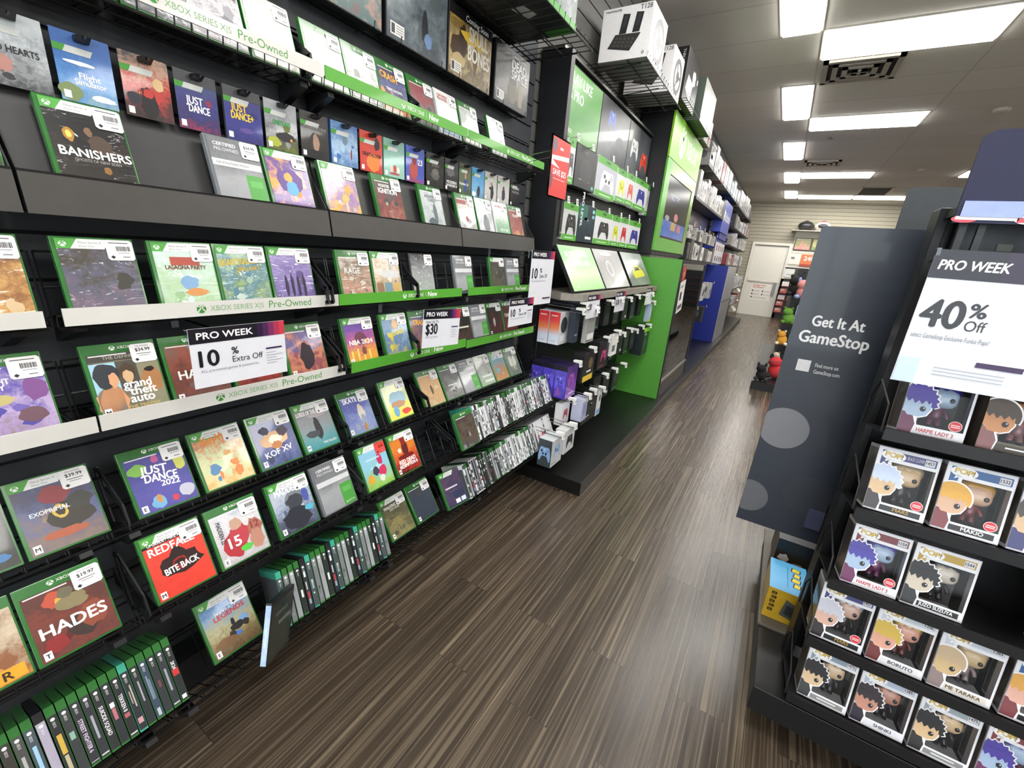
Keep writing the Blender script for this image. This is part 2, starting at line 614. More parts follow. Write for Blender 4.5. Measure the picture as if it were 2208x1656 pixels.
for i, (x, zz) in enumerate(((.06, .27), (.34, .27), (.06, .17), (.34, .17), (.06, .07))):
    n.r2(x, zz, x + .035, zz + .05, '3a3a3a')
    for j in range(3):
        n.r2(x + .05, zz + .035 - j * .018, x + (.22 if i < 4 else .44), zz + .041 - j * .018, 'a9a59c')
tag(n.build('notice_sheet'), 'white notice sheet with red heading taped to the white door', 'notice')

# ------------------------------------------------------------------ ceiling fittings
LAMP = bpy.data.materials.new('lit_diffuser')
LAMP.use_nodes = True
_b = LAMP.node_tree.nodes['Principled BSDF']
_b.inputs['Base Color'].default_value = (0.9, 0.9, 0.9, 1)
_b.inputs['Emission Color'].default_value = (1.0, 0.975, 0.935, 1)
_b.inputs['Emission Strength'].default_value = LAMP_POWER
LFR = mat('white_lamp_frame', 'cfc9c0', rough=0.5)
def lamp(x0, y0, x1, y1, label, group):
    M = Matrix.Translation(((x0 + x1) / 2, (y0 + y1) / 2, CEIL))
    t = thing('ceiling_light', label, 'ceiling light', M, group)
    a, c = (x1 - x0) / 2, (y1 - y0) / 2
    b = MB()
    w = .022
    for q in ((-a - w, -c - w, a + w, -c), (-a - w, c, a + w, c + w), (-a - w, -c, -a, c), (a, -c, a + w, c)):
        b.box(q[0], q[1], -.008, q[2], q[3], .0, LFR)
    b.build('lamp_frame', t)
    b = MB()
    b.box(-a, -c, -.022, a, c, -.0005, LAMP)  # drop below the frame is added: its lit edges brighten the ceiling
    b.build('diffuser', t)
order = ['nearest the camera', 'second from the camera', 'third from the camera', 'fourth from the camera', 'farthest, by the back wall']
for k in range(-4, 5):
    y = 3.735 + 2.487 * k
    seen = k >= 0
    lamp(-.474, y, -.206, y + 1.196, 'narrow white ceiling light in the lengthwise row, ' + order[k] if seen else 'narrow white ceiling light above and behind the camera',
         'narrow ceiling lights in a row')
for i, y in enumerate((4.97, 7.46, 11.24, 14.37)):
    lamp(-.157, y, 1.005, y + .56, 'wide white ceiling light beside the narrow row, ' + ['closest one by a vent', 'second, above the sprinkler', 'third, past the second vent', 'last, against the back wall'][i], 'wide ceiling lights')
lamp(1.07, 14.37, 2.15, 14.93, 'wide white ceiling light by the back wall, right of its twin', 'wide ceiling lights')
lamp(2.335, 11.24, 3.50, 11.80, 'wide white ceiling light mostly hidden by the blue header board', 'wide ceiling lights')
for y in (2.483, -.004, -2.49):
    lamp(-.157, y, 1.005, y + .56, 'wide white ceiling light above and behind the camera', 'wide ceiling lights')
for x in (2.335, 4.822):
    for y in (-2.49, -.004, 2.483, 4.97, 7.46):
        lamp(x, y, x + 1.162, y + .56, 'wide white ceiling light over the right half of the shop', 'wide ceiling lights')
VENT = mat('vent_metal', 'aaa49b', rough=0.45, metal=0.3)
VD = mat('vent_dark', '2c2a28', rough=0.8)
def vent(x0, y0, x1, y1, label, m=VENT, dark=False):
    t = thing('ceiling_vent', label, 'vent', Matrix.Translation(((x0 + x1) / 2, (y0 + y1) / 2, CEIL)), 'ceiling vents')
    a, c = (x1 - x0) / 2, (y1 - y0) / 2
    b = MB(); b.box(-a, -c, -.004, a, c, -.0005, VD); b.build('vent_opening', t)
    b = MB()
    if dark:
        for q in ((-a, -c, a, -c + .03), (-a, c - .03, a, c), (-a, -c, -a + .03, c), (a - .03, -c, a, c)):
            b.box(q[0], q[1], -.012, q[2], q[3], -.004, m)
        for i in range(14):
            yy = -c + .05 + i * (2 * c - .1) / 13
            b.box(-a + .03, yy, -.010, a - .03, yy + .02, -.005, mat('brown_grille', '5d554b', rough=.6))
    else:
        for i in range(4):
            k = 1 - i * .27
            w = .045
            zl = -.02 - .004 * i
            for q in ((-a * k, -c * k, a * k, -c * k + w), (-a * k, c * k - w, a * k, c * k), (-a * k, -c * k, -a * k + w, c * k), (a * k - w, -c * k, a * k, c * k)):
                b.box(q[0], q[1], zl - .006, q[2], q[3], -.004, m)
    b.build('vent_grille', t)
vent(-.14, 5.60, .48, 6.18, 'square louvred ceiling vent beside the closest wide light')
vent(-.16, 10.08, .40, 10.55, 'louvred ceiling vent between the second and third wide lights')
vent(1.03, 13.03, 1.62, 14.22, 'brown return air grille in the ceiling near the back wall', dark=True)
b = MB()
b.tube([(0, 0, 0), (0, 0, -.012), (0, 0, -.03), (0, 0, -.045)], [.075, .075, .065, .03], mat('detector_plastic', 'bdb6ac', rough=.5), n=20)
tag(b.build('smoke_detector', None, Matrix.Translation((1.66, 7.57, CEIL))), 'round smoke detector on the ceiling right of the second wide light', 'smoke detector')
b = MB()
b.tube([(0, 0, 0), (0, 0, -.03)], .012, CHROME, n=8)
b.tube([(0, 0, -.03), (0, 0, -.034)], .035, mat('sprinkler_metal', '55504a', rough=.4, metal=.8), n=12)
tag(b.build('sprinkler_head', None, Matrix.Translation((.12, 8.45, CEIL))), 'small dark sprinkler head in the ceiling behind the second wide light', 'sprinkler')
b = MB()
b.tube([(0, 0, 0), (0, 0, -.02), (0, 0, -.04)], [.06, .06, .04], mat('detector_plastic', 'bdb6ac', rough=.5), n=16)
tag(b.build('smoke_detector', None, Matrix.Translation((1.66, 11.05, CEIL))), 'small ceiling dome between the third wide light and the header boards', 'smoke detector')

# ------------------------------------------------------------------ near fixture: dark backing and shelves
FY0, FY1, SEC = -1.078, 2.40, .6685
NEARW = mat('charcoal_slatwall', '383b40', rough=0.5, var=0.06)
b = MB()
b.box(XW + .001, FY0, .06, XW + .004, FY1 - .045, 2.9, SLATD)
z = .06
while z < 2.88:
    b.box(XW + .003, FY0, z + .004, XW + .012, FY1 - .045, z + .096, NEARW)
    z += .1
tag(b.build('slatwall_panel'), 'charcoal slatwall panel behind the near game shelves', 'wall panel')
b = MB()
b.box(XW + .012, FY0, 0, XW + .10, FY1 - .17, .12, BLK)
tag(b.build('kick_plinth'), 'low black plinth under the bottom game shelf', 'plinth')

# rows: front-bottom edge of the cases (X, z) and how far they lean back
ROW = dict(A=(-1.29, 1.82, .30), B=(-1.262, 1.455, .31), C=(-1.233, 1.188, .22), D=(-1.208, .964, .30), E=(-1.21, .70, .50), F=(-1.115, .507, .45), G=(-1.095, .244, .57))
J0 = .2595
def wire_shelf(row, k, y0, y1, label):
    X, z, t = ROW[row]
    w = y1 - y0 - .008
    n = max(3, int(w / .032))
    r = .0019
    tilted = row in 'EFG'
    deep = row == 'G' or (row == 'F' and k == 2)      # bays that hold cases spine out
    lip = .050 if row == 'G' else (.046 if deep else (.031 if row == 'A' else (.004 if row in 'CD' else .014)))
    t2 = t if tilted else 0.0
    M = LW(X + lip, y0, z - (lip * .25 if tilted else 0), t2)
    L = .165 if deep else (.10 if tilted else X + lip - XW - .02)   # depth of the deck
    g = thing('wire_shelf', label, 'shelf', M, 'wire shelves on the near fixture')
    b = MB()
    for i in range(n + 1):
        x = .004 + w * i / n
        b.tube([(x, L, -.005), (x, 0, -.005), (x, -.003, .018 if not tilted else .008)], r, WIRE, n=4, caps=False)
    for fx in (0.0, .5, .98):
        b.tube([(.004, L * fx, -.0085), (w, L * fx, -.0085)], .0028, WIRE, n=5)
    b.tube([(.004, -.003, .018 if not tilted else .008), (w, -.003, .018 if not tilted else .008)], .0028, WIRE, n=5)
    b.build('wire_deck', g)
    b = MB()
    yb = L if deep else lip + .024
    la = 0.0 if tilted else math.tan(t)
    for i in range(0, n + 1, 2):
        x = .004 + w * i / n
        b.tube([(x, yb, -.004), (x, min(yb + la * .14, X + lip - XW - .016 if not tilted else 9), .14)], .0017, WIRE, n=4, caps=False)
    for q in (.07, .14):
        yy = min(yb + la * q, X + lip - XW - .016 if not tilted else 9)
        b.tube([(.004, yy, q), (w, yy, q)], .0024, WIRE, n=4)
    b.build('wire_back', g)
    R = (X + lip - XW - .014)
    for s in (.03, w - .05):
        b = MB()
        if tilted:
            # arm from the wall to the underside of the sloping deck
            q = [(s, .0, -.012), (s, L * .9, -.012)]
            wl = M.inverted() @ Vector((XW + .014, y0 + s, z - .02))
            wl2 = M.inverted() @ Vector((XW + .014, y0 + s, z - .075))
            b.prism([(s, .0, -.012), (s, L * .9, -.012), (s, wl.y, wl.z), (s, wl2.y, wl2.z), (s, L * .5, -.035), (s, .0, -.024)], (.022, 0, 0), BLK)
        else:
            b.prism([(s, R * .15, -.011), (s, R, -.011), (s, R, -.066), (s, R * .15, -.022)], (.022, 0, 0), BLK)
        b.build('bracket', g)
    return g
rowname = dict(A='top', C='third', D='fourth', E='fifth', F='sixth', G='lowest')
secname = ['bay nearest the camera', 'second bay', 'third bay', 'far end bay']
for row in 'ACDEFG':
    for k in range(-1, 3):
        y0 = J0 + SEC * k
        y1 = y0 + SEC if k < 2 else (2.29 if row in 'ACDE' else 2.395)
        wire_shelf(row, k, y0, y1, 'black wire shelf in the %s row, %s' % (rowname[row], secname[k + 1]))

# grey fronted display bins of the second row
BIN = mat('grey_bin_metal', '413f3c', rough=0.38, metal=0.25, var=0.05)
BIND = mat('dark_bin_back', '2b2b2c', rough=0.45)
for k in range(-1, 3):
    y0 = J0 + SEC * k + .003
    w = SEC - .006
    g = thing('display_bin', 'long grey fronted display bin of the second row, ' + secname[k + 1], 'display bin', Matrix.Translation((-1.247, y0, 1.40)), 'grey display bins')
    b = MB()
    b.prism([(0, 0, 0), (.003, 0, 0), (-.010, 0, .0746), (-.013, 0, .0746)], (0, w, 0), BIN)
    b.prism([(0, 0, 0), (0, 0, .003), (-.13, 0, .03), (-.13, 0, .025)], (0, w, 0), BIN)
    b.prism([(-.0125, 0, .0746), (-.0095, 0, .0746), (-.0095, 0, .079), (-.0125, 0, .079)], (0, w, 0), WIRE)
    b.build('bin_front', g)
    b = MB()
    b.prism([(-.038, 0, .036), (-.041, 0, .036), (-.106, 0, .235), (-.103, 0, .235)], (0, w, 0), BIND)
    b.box(-.13, 0, .028, -.015, w, .036, BIND)
    b.build('bin_back', g)
    for s in (0.0, w - .003):
        b = MB()
        b.prism([(-.014, s, .0), (-.014, s, .08), (-.128, s, .235), (-.128, s, .03)], (0, .003, 0), BIND)
        b.build('bin_divider', g)

# sign strips on the shelf edges
def strip(y0, y1, X, z0, z1, kind, label, text=True):
    green = kind != 'sx'
    b = MB()
    w, h = y1 - y0, z1 - z0
    base = mat('green_sign_strip', XG, rough=.3, coat=.2, var=.03) if green else mat('white_sign_strip', WHT, rough=.35, coat=.2, var=.02)
    b.box(0, 0, 0, w, .004, h, base)
    fg = 'f4f6f0' if green else '5c9a52'
    if text:
        c = w * .5
        hh = h * .40
        if kind == 'sx':
            logo(b, c - .075, h * .5, h * .30, '3f8a3c', WHT, 1)
            b.t2('XBOX SERIES X|S', c - .055, h * .5 - hh * .45, hh * .95, '7da878', 1, maxw=.135)
            b.t2('Pre-Owned', c + .095, h * .5 - hh * .6, hh * 1.4, '4f9346', 1, maxw=.13)
        else:
            logo(b, c - .03, h * .5, h * .27, fg, XG, 1)
            b.t2('XBOX ONE', c - .012, h * .5 - hh * .45, hh * .95, fg, 1, maxw=.085)
            b.r2(c + .086, h * .25, c + .087, h * .75, fg, 1)
            b.t2('New' if kind == 'new' else 'Pre-Owned', c + .10, h * .5 - hh * .6, hh * 1.4, fg, 1, maxw=.11, bold=True)
    tag(b.build('shelf_sign', None, LW(X, y0, z0)), label, 'sign', 'shelf edge signs')
strip(.27, .925, -1.25, 1.832, 1.866, 'sx', 'white Pre-Owned sign strip along the top wire shelf')
strip(-.41, .262, -1.25, 1.832, 1.866, 'sx', 'white sign strip on the top shelf cut by the picture edge')
strip(.932, 1.606, -1.25, 1.832, 1.866, 'new', 'green New sign strip along the top wire shelf')
strip(1.613, 2.29, -1.25, 1.832, 1.866, 'own', 'green Pre-Owned sign strip along the top wire shelf')
strip(.27, .918, -1.214, 1.186, 1.222, 'sx', 'white Pre-Owned strip under the row with the glossy wrapped cases')
strip(-.42, .243, -1.214, 1.187, 1.219, 'sx', 'white strip left end of the third row, cut by the picture edge')
strip(.921, 1.566, -1.214, 1.186, 1.222, 'new', 'green New strip in the third row below the grey bins')
strip(1.615, 2.25, -1.214, 1.186, 1.222, 'own', 'green Pre-Owned strip at the far end of the third row')
strip(.284, .916, -1.19, .957, .993, 'sx', 'white Pre-Owned strip directly under the large price board')
strip(-.39, .279, -1.19, .957, .993, 'sx', 'blank white strip at the left of the fourth row', text=False)
strip(.942, 1.582, -1.19, .955, .993, 'new', 'green New strip under the tilted price board')
strip(1.59, 2.235, -1.19, .946, .983, 'own', 'green Pre-Owned strip at the far end of the fourth row')

# ------------------------------------------------------------------ game cases shown front on
CW, CH, CT = .1345, .171, .0142
_cn = [0]
def price_sticker(parent, x, z, w=.047, h=.043, price=None, red=False):
    b = MB()
    c = .004
    base = mat('price_label_red', 'd8433c', rough=.4) if red else mat('price_label', 'eceaea', rough=.4, var=.02)
    b.prism([(c, 0, 0), (w - c, 0, 0), (w, 0, c), (w, 0, h - c), (w - c, 0, h), (c, 0, h), (0, 0, h - c), (0, 0, c)], (0, -.0006, 0), base)
    b.frame((0, -.0006, 0))
    dk = 'a3221e' if red else '44464a'
    if price:
        b.t2('PRE-OWNED', w * .5, h * .84, h * .07, dk, 1, 'c', maxw=w * .6)
        b.t2(price, w * .5, h * .60, h * .17, '2b2b2e', 1, 'c', bold=True, maxw=w * .62)
        b.r2(w * .22, h * .44, w * .8, h * .49, '85868a')
        b.r2(w * .3, h * .33, w * .72, h * .37, '9a9b9e')
    else:
        b.r2(w * .12, h * .84, w * .84, h * .88, dk)
        x0 = w * .36
        rng = random.Random(int((x + z) * 9999))
        while x0 < w * .86:
            q = w * (.012 + .03 * rng.random())
            b.r2(x0, h * .46, x0 + q, h * .70, dk)
            x0 += q + w * .016
        b.r2(w * .4, h * .36, w * .84, h * .39, '85868a')
        b.r2(w * .55, h * .14, w * .82, h * .2, '85868a')
    b.p2([(w * .1, h * .16), (w * .19, h * .07), (w * .28, h * .16), (w * .19, h * .25)], '1f1f22')
    b.build('price_sticker', parent, Matrix.Translation((x, -.0022, z)))

def fill_cover(b, x0, z0, x1, z1, sp, key, rng):
    """picture, shapes and lettering of one cover, laid on the front plane"""
    w, h = x1 - x0, z1 - z0
    b.r2(x0, z0, x1, z1, art(key, sp['pal'], seed=rng.random() * 50, scale=sp.get('scale', 22), vert=sp.get('vert', .5), hh=z1, wrap=sp.get('wrap', False), coat=sp.get('coat', .45)), 1)
    for i in range(int(sp.get('nb', 6) * .8 + .5)):
        c = rng.choice(sp['pal'])
        b.blob2(x0 + w * (.2 + .6 * rng.random()), z0 + h * (.12 + .42 * rng.random()), w * (.03 + .09 * rng.random()), h * (.025 + .08 * rng.random()), ink(c), 1.5 + i * .12, rng)
    for q in sp.get('blobs', []):
        b.blob2(x0 + w * q[0], z0 + h * q[1], w * q[2], h * q[3], ink(q[4]), 2.4 + .1 * sp['blobs'].index(q), rng, rough=.16, n=16)
    for q in sp.get('bars', []):
        b.r2(x0 + w * q[0], z0 + h * q[1], x0 + w * q[2], z0 + h * q[3], q[4], 2.4)
    for q in sp.get('text', []):
        s, cx, cz, th, col = q[:5]
        b.t2(s, x0 + w * cx, z0 + h * cz, h * th, col, 4, 'c', maxw=w * (q[5] if len(q) > 5 else .84), bold=True, rot=q[6] if len(q) > 6 else 0)

def game_case(row, y, label, sp, yaw=0.0, dz=0.0, dx=0.0, group=None):
    X, z, t = ROW[row]
    _cn[0] += 1
    rng = random.Random(_cn[0] * 7 + 3)
    kind = sp.get('k', 'sx')
    g = thing('game_case', label, 'game case', LW(X + dx, y, z + dz + .0018 + (CT * math.sin(t) if row in 'ABCD' else 0), t, yaw), group or {'A': 'cases on the top wire shelf', 'B': 'cases in the grey bins', 'C': 'cases on the third row', 'D': 'cases on the fourth row', 'E': 'cases on the fifth row', 'F': 'cases on the sixth row', 'G': 'cases faced out on the lowest row'}[row])
    b = MB()
    plastic = {'one': GREENP, 'sx': GREENP, 'cert': GREYP, 'blk': BLK, 'wht': WHITEP}[kind]
    b.box(0, 0, 0, CW, CT, CH, plastic)
    b.build('case_shell', g, bevel=.0012)
    c = MB()
    c.frame((0, -.0004, 0))
    x0, z0, x1, z1 = .007, .005, CW - .0035, CH - .004
    if kind == 'cert':
        c.r2(x0, z0, x1, z1, art('certified_sleeve', ['8f9194', '9d9fa2', '7c7e82', '6c6e72'], scale=6, seed=2, vert=.8, wrap=sp.get('wrap', False)), 1)
        c.r2(x0, CH * .56, x1, CH * .66, 'c9cbcd', 1.5)
        c.r2(CW * .62, z0, x1, CH * .48, '4f9a45', 1.5)
        c.r2(CW * .68, CH * .30, CW * .92, CH * .40, '62ad57', 2)
        c.t2('CERTIFIED', x0 + .012, CH * .86, .0085, 'e8e8e8', 2, bold=True, maxw=.06)
        c.t2('PRE-OWNED', x0 + .012, CH * .785, .0085, 'd5d6d8', 2, maxw=.06)
        if sp.get('line'):
            c.t2(sp['line'], x0 + .01, CH * .595, .006, '5a5c60', 2, maxw=.08)
        logo(c, CW * .70, CH * .09, .0035, 'e8f0e4', '4f9a45', 2)
        c.t2('XBOX ONE', CW * .74, CH * .08, .0045, 'e8f0e4', 2, maxw=.026)
    else:
        if kind == 'one':
            z1 = CH - .023
        fill_cover(c, x0, z0, x1, z1, sp, 'cover_%d' % _cn[0], rng)
        if kind == 'one':
            logo(c, CW * .41, CH - .0115, .0055, 'eef3ea', '3f8a36', 1)
            c.t2('XBOX', CW * .475, CH - .0145, .006, 'eef3ea', 1, maxw=.03)
            c.r2(x0 + .004, z1 - .0045, x0 + .07, z1 - .002, 'e8e6e2', 3)
        elif kind == 'sx':
            c.p2([(x0, CH - .024), (x0 + .021, CH - .024), (x0 + .034, CH - .004), (x0, CH - .004)], '4c9f3d', 3)
            c.p2([(x0 + .021, CH - .024), (x0 + .075, CH - .024), (x0 + .088, CH - .004), (x0 + .034, CH - .004)], 'e4e6e4', 3)
            logo(c, x0 + .0105, CH - .0145, .006, 'f0f4ec', '4c9f3d', 4)
            c.t2('Xbox Series X', x0 + .034, CH - .0135, .0045, '7b7f7b', 4, maxw=.04)
            c.t2('Xbox One', x0 + .034, CH - .0205, .0042, '7b7f7b', 4, maxw=.025)
        if sp.get('r'):
            c.r2(x0 + .004, z0 + .004, x0 + .0165, z0 + .0215, 'f2f2f0', 4)
            c.t2(sp['r'], x0 + .0103, z0 + .0085, .0085, '111111', 5, 'c', bold=True)
    c.build('cover_sheet', g)
    s = sp.get('s', 'b')
    if s:
        price_sticker(g, CW * .63, CH * (.70 if kind == 'one' else .725), price=s if s[0] == '$' else None, red=s == 'red')
    return g

W1, W2 = 'f1f0ec', 'ffffff'
# --- top wire shelf
game_case('A', .20, 'red and black case on the top shelf under the cut white strip', dict(k='sx', pal=['3a1a18', '8a2f2c', '2c2a2a', 'c9b7a8'], wrap=1))
game_case('A', .340, 'dark case on the top shelf showing its underside through the wires', dict(k='sx', pal=['4a2a2a', '6a4a44', '303030', 'b0a090'], wrap=1))
game_case('A', .480, 'grey case on the top shelf, left of the two glare-painted ones', dict(k='one', pal=['8c8f92', '5c6064', 'b8babc', '3c3f42'], wrap=1))
game_case('A', .607, 'glossy case with painted glare streaks above the white Pre-Owned strip', dict(k='sx', pal=['8d8a90', 'b9b5b8', '6b6870', 'd8d4d0'], wrap=1))  # pale tones in the palette stand in for glare on the wrap
game_case('A', .748, 'case painted pale for glare, with pink price label, right of the glossy streaked one', dict(k='sx', pal=['d6d4c8', 'e4e2d6', 'c5c8ba', 'efeee4'], wrap=1, nb=2))  # near-white palette is wrap glare put into the colour
game_case('A', .915, 'green topped case painted pale for glare behind the black divider on the top shelf', dict(k='one', pal=['dfe3cf', 'c8d0b8', 'eef0e2'], wrap=1, nb=2))  # cover colours washed pale to paint the white glare
game_case('A', 1.052, 'green topped grey white case above the New strip', dict(k='one', pal=['bdbdb8', '8f918c', 'dcdcd4', 'efefe8'], wrap=1, nb=4))
game_case('A', 1.187, 'orange and purple cartoon racing case on the top shelf', dict(k='one', pal=['c8622c', 'd98a3c', '3d4f86', '3a2a4c', '2f2440'], text=[('CRASH', .36, .74, .15, 'f2a51c', .62, -.08), ('TEAM RACING', .5, .5, .06, 'dfe6ee', .6)], nb=8))
game_case('A', 1.335, 'maroon and grey case behind the second divider of the top shelf', dict(k='one', pal=['3c3c3e', '6a6a68', '8a3a40', '7a4a4c'], nb=4))
game_case('A', 1.485, 'white sleeve case with pink heading and blue foot on the top shelf', dict(k='wht', pal=['6f8fa8', 'd8dcdc', 'ecebe6', 'e6e2dc'], vert=.95, nb=0, text=[('CERTIFIED', .3, .86, .06, 'b0606a', .5), ('PRE-OWNED', .3, .78, .06, 'b0606a', .5)]))
game_case('A', 1.630, 'green topped white case just left of the strip joint', dict(k='one', pal=['c8ccc8', 'e0e0da', 'aab0ae', 'f0efe8'], nb=4))
game_case('A', 1.848, 'last case on the top shelf, grey white with green band', dict(k='one', pal=['b4b6b8', '8a8c92', 'd4d4d2', 'e8e6e2'], nb=4))
# --- grey bins
game_case('B', 0.1180, 'dark case in the bin cut by the left picture edge', dict(k='sx', pal=['1a191b', '2a2628', '151416'], s=None))
game_case('B', 0.3193, 'black case lettered in white serif with a glowing flame, alone in its bin', dict(k='sx', pal=['241f1c', '2a2522', '17181a', '101214'], wrap=1, nb=0, blobs=[(.24, .6, .07, .09, 'a8782c'), (.24, .6, .035, .05, 'f0c860'), (.62, .5, .16, .12, '4a3a30'), (.5, .66, .05, .06, '7a5a44'), (.62, .2, .05, .05, '8a6230')], text=[('BANISHERS', .53, .335, .105, W1, .92), ('GHOSTS OF NEW EDEN', .53, .28, .035, '8f8a84', .6)]))
game_case('B', 0.6148, 'grey certified sleeve case in the bin beside the orange and purple one', dict(k='cert', s='$34.99', line='Call of Duty Modern Warfare'))
game_case('B', 0.7570, 'orange and purple case with a blue splash in the middle', dict(k='sx', pal=['d88a34', 'e0a048', '6b3f8c', '59357c', 'e2a24a'], scale=16, vert=.2, nb=5, blobs=[(.5, .5, .3, .22, '5b3a86'), (.52, .38, .15, .13, '5aa0c8'), (.46, .56, .1, .08, 'e8a048')], s='b'))
game_case('B', 0.9340, 'pale case with purple and flame coloured figures in the bin past the divider', dict(k='sx', pal=['e0922c', 'd8a850', '8a6aa0', 'c8b8ac', 'b4a89c'], nb=10, s='b'))
game_case('B', 1.1415, 'green banded red brown racing case alone in mid bin', dict(k='one', pal=['a08a80', '8a4a40', '6a2c2c', '4a4440', '32302e'], nb=8, text=[('MONSTER', .36, .85, .07, 'eeeae4', .4), ('IGNITION', .46, .70, .12, W2, .7)]))
game_case('B', 1.3733, 'green banded pale misty case with grey tower shape', dict(k='one', pal=['8a9498', 'a8b0b2', 'c4c8c8', '9aa4a8'], nb=3, blobs=[(.58, .4, .09, .3, '5c6468'), (.4, .15, .2, .12, '4c5458')], text=[("ASSASSIN'S", .5, .82, .08, '6a7276', .75), ('CREED', .5, .72, .08, '6a7276', .5)]))
game_case('B', 1.6020, 'grey group picture case first after the second bin divider', dict(k='one', pal=['7a7c78', '9a9a94', 'b8b4ac', '8a3030'], text=[("ASSASSIN'S", .45, .7, .09, 'e8e4de', .7)], nb=8, bars=[(.0, .84, .55, .98, '8a3434')]))
game_case('B', 1.7477, 'white and grey hooded shape case beside the grey group one', dict(k='one', pal=['b8babc', 'd0d2d2', '9a9ea2', 'e0e0de'], blobs=[(.5, .3, .2, .3, '6f757a'), (.5, .55, .1, .1, '5a6066')], nb=4))
game_case('B', 1.8945, 'white sleeve case with green foot and pink heading in the far bin', dict(k='wht', pal=['6f9a78', '7aa884', 'd8dad8', 'e4e2de'], vert=.95, nb=0, text=[('CERTIFIED', .32, .86, .06, 'b8606a', .5), ('XBOX ONE', .55, .14, .09, 'd8e6d8', .6)]))
game_case('B', 2.0361, 'dark red case with yellow lower picture, last in the bins', dict(k='one', pal=['c8a060', '8a3a2c', '7a2020', '6a1c1c'], text=[('FLASH', .5, .75, .1, 'e8d8d0', .6)], nb=6))
# --- third row
game_case('C', .108, 'orange autumn coloured case cut by the left edge in the third row', dict(k='sx', pal=['a87a4c', 'c89a5c', '8a5a34', 'd0b48c'], wrap=1))
game_case('C', .287, 'wrapped dull purple case with strong shine, alone by the long gap', dict(k='sx', pal=['7a6a7c', '6a5c6c', '5a5a6c', '4a443c', '3c3a34'], wrap=1, nb=5))
game_case('C', .447, 'wrapped pale green cartoon garden case', dict(k='sx', pal=['8fb088', 'a8c49c', 'b8d0c0', 'c8d8d8'], wrap=1, nb=6, blobs=[(.5, .42, .16, .1, '7ca0c4'), (.6, .28, .2, .06, 'c88a50')], text=[('LASAGNA PARTY', .5, .62, .06, '6a3c2c', .7)], bars=[(.25, .68, .75, .8, 'a84a3c')]))
game_case('C', .583, 'wrapped jungle case with yellow arched lettering', dict(k='sx', pal=['6a8a5c', '8aa070', '4f7a8a', '9ab49c', 'b8c8c0'], wrap=1, nb=9, text=[('GIGANTOSAURUS', .42, .70, .1, 'c8b040', .8, .08), ('DINO KART', .6, .6, .07, 'b8a040', .5, .08)]))
game_case('C', .722, 'wrapped violet case with a row of standing figures', dict(k='sx', pal=['5a4a80', '6f5c98', '8a7cb0', '57506c'], wrap=1, nb=3, blobs=[(.3, .32, .04, .2, '2c2440'), (.45, .34, .04, .2, '2c2440'), (.6, .33, .04, .2, '2c2440'), (.75, .32, .04, .2, '2c2440')]))
game_case('C', .951, 'wrapped brown red case with RAGE lettering', dict(k='one', pal=['9a5c50', 'b08a74', '7a6a58', 'c4b8ac'], wrap=1, nb=8, text=[('RAGE', .4, .62, .13, 'd8d4ce', .6)]))
game_case('C', 1.093, 'wrapped comic panel case beside the brown red one', dict(k='sx', pal=['6a7c8a', 'b89a74', 'd8d0c4', '8a7c70'], wrap=1, nb=6, bars=[(.04, .1, .3, .34, '8a6a50'), (.34, .1, .62, .34, '6a8a98'), (.66, .1, .96, .34, 'c0a060'), (.3, .45, .96, .6, 'c8c8c8')]))
game_case('C', 1.283, 'black topped wrapped grey case with the looped divider over it', dict(k='blk', pal=['8a9a88', '9aa09c', '7c7e80', '1c1c1e'], wrap=1, vert=.8, nb=1))
game_case('C', 1.555, 'grey certified sleeve case alone in the third row far bay', dict(k='cert', s='b'))
game_case('C', 1.837, 'dark brown green case near the far end of the third row', dict(k='sx', pal=['3c3a30', '5c5848', '2c2c26', '6a6454'], nb=4))
game_case('C', 1.985, 'grey and green certified case, last in the third row', dict(k='cert', s='b'))
# --- fourth row
game_case('D', .098, 'lilac fantasy meadow case cut by the left edge', dict(k='one', pal=['8a7a5c', 'a08ab4', 'b4a0c4', '6a5ca8', '4c4498'], nb=6, blobs=[(.45, .55, .14, .07, 'b8ac70'), (.25, .3, .05, .14, '9a4a58'), (.75, .3, .18, .1, '6a4c58'), (.85, .65, .14, .16, '7a4a88')], text=[('DREAMLIGHT', .3, .76, .075, 'e8e4f4', .6), ('VALLEY', .34, .68, .075, 'e8e4f4', .4)]))
game_case('D', .290, 'green topped case of three portraits with stacked white lettering', dict(k='one', pal=['8a8470', '6a6454', '7a7462', '5a564a'], vert=.3, nb=0,
    bars=[(.0, .0, .36, .86, '9cc4d4'), (.36, .42, .66, .86, '4c4a40'), (.66, .0, 1., .8, '8a866c'), (.0, .88, 1., 1., '3c3a34')],
    blobs=[(.2, .24, .22, .28, 'd09468'), (.2, .66, .18, .2, '2c3038'), (.28, .58, .07, .12, 'd49c74'), (.5, .68, .12, .14, '4a3a2c'), (.5, .6, .08, .1, 'd0ac84'), (.84, .5, .16, .2, 'a8764c'), (.84, .68, .08, .04, '2a201c')],
    text=[('THE DEFINITIVE', .5, .91, .05, '9a9488', .6), ('grand', .6, .42, .13, W2, .42), ('theft', .66, .30, .13, W2, .42), ('auto', .62, .18, .13, W2, .36), ('THE TRILOGY', .62, .09, .05, 'c8b070', .5)], r='M', s='$34.99'))
game_case('D', .432, 'brown case with serif H lettering half behind the large price board', dict(k='one', pal=['4a2c28', '6a4038', '8a4a3c', '6a5a50'], nb=5, text=[('HADES', .5, .40, .15, 'e8e4de', .84)], r='T', s=None))
game_case('D', .578, 'dark red case behind the large price board', dict(k='one', pal=['5c1e18', '8a2c20', '3c1c1a', '6a4038'], nb=3, s=None))
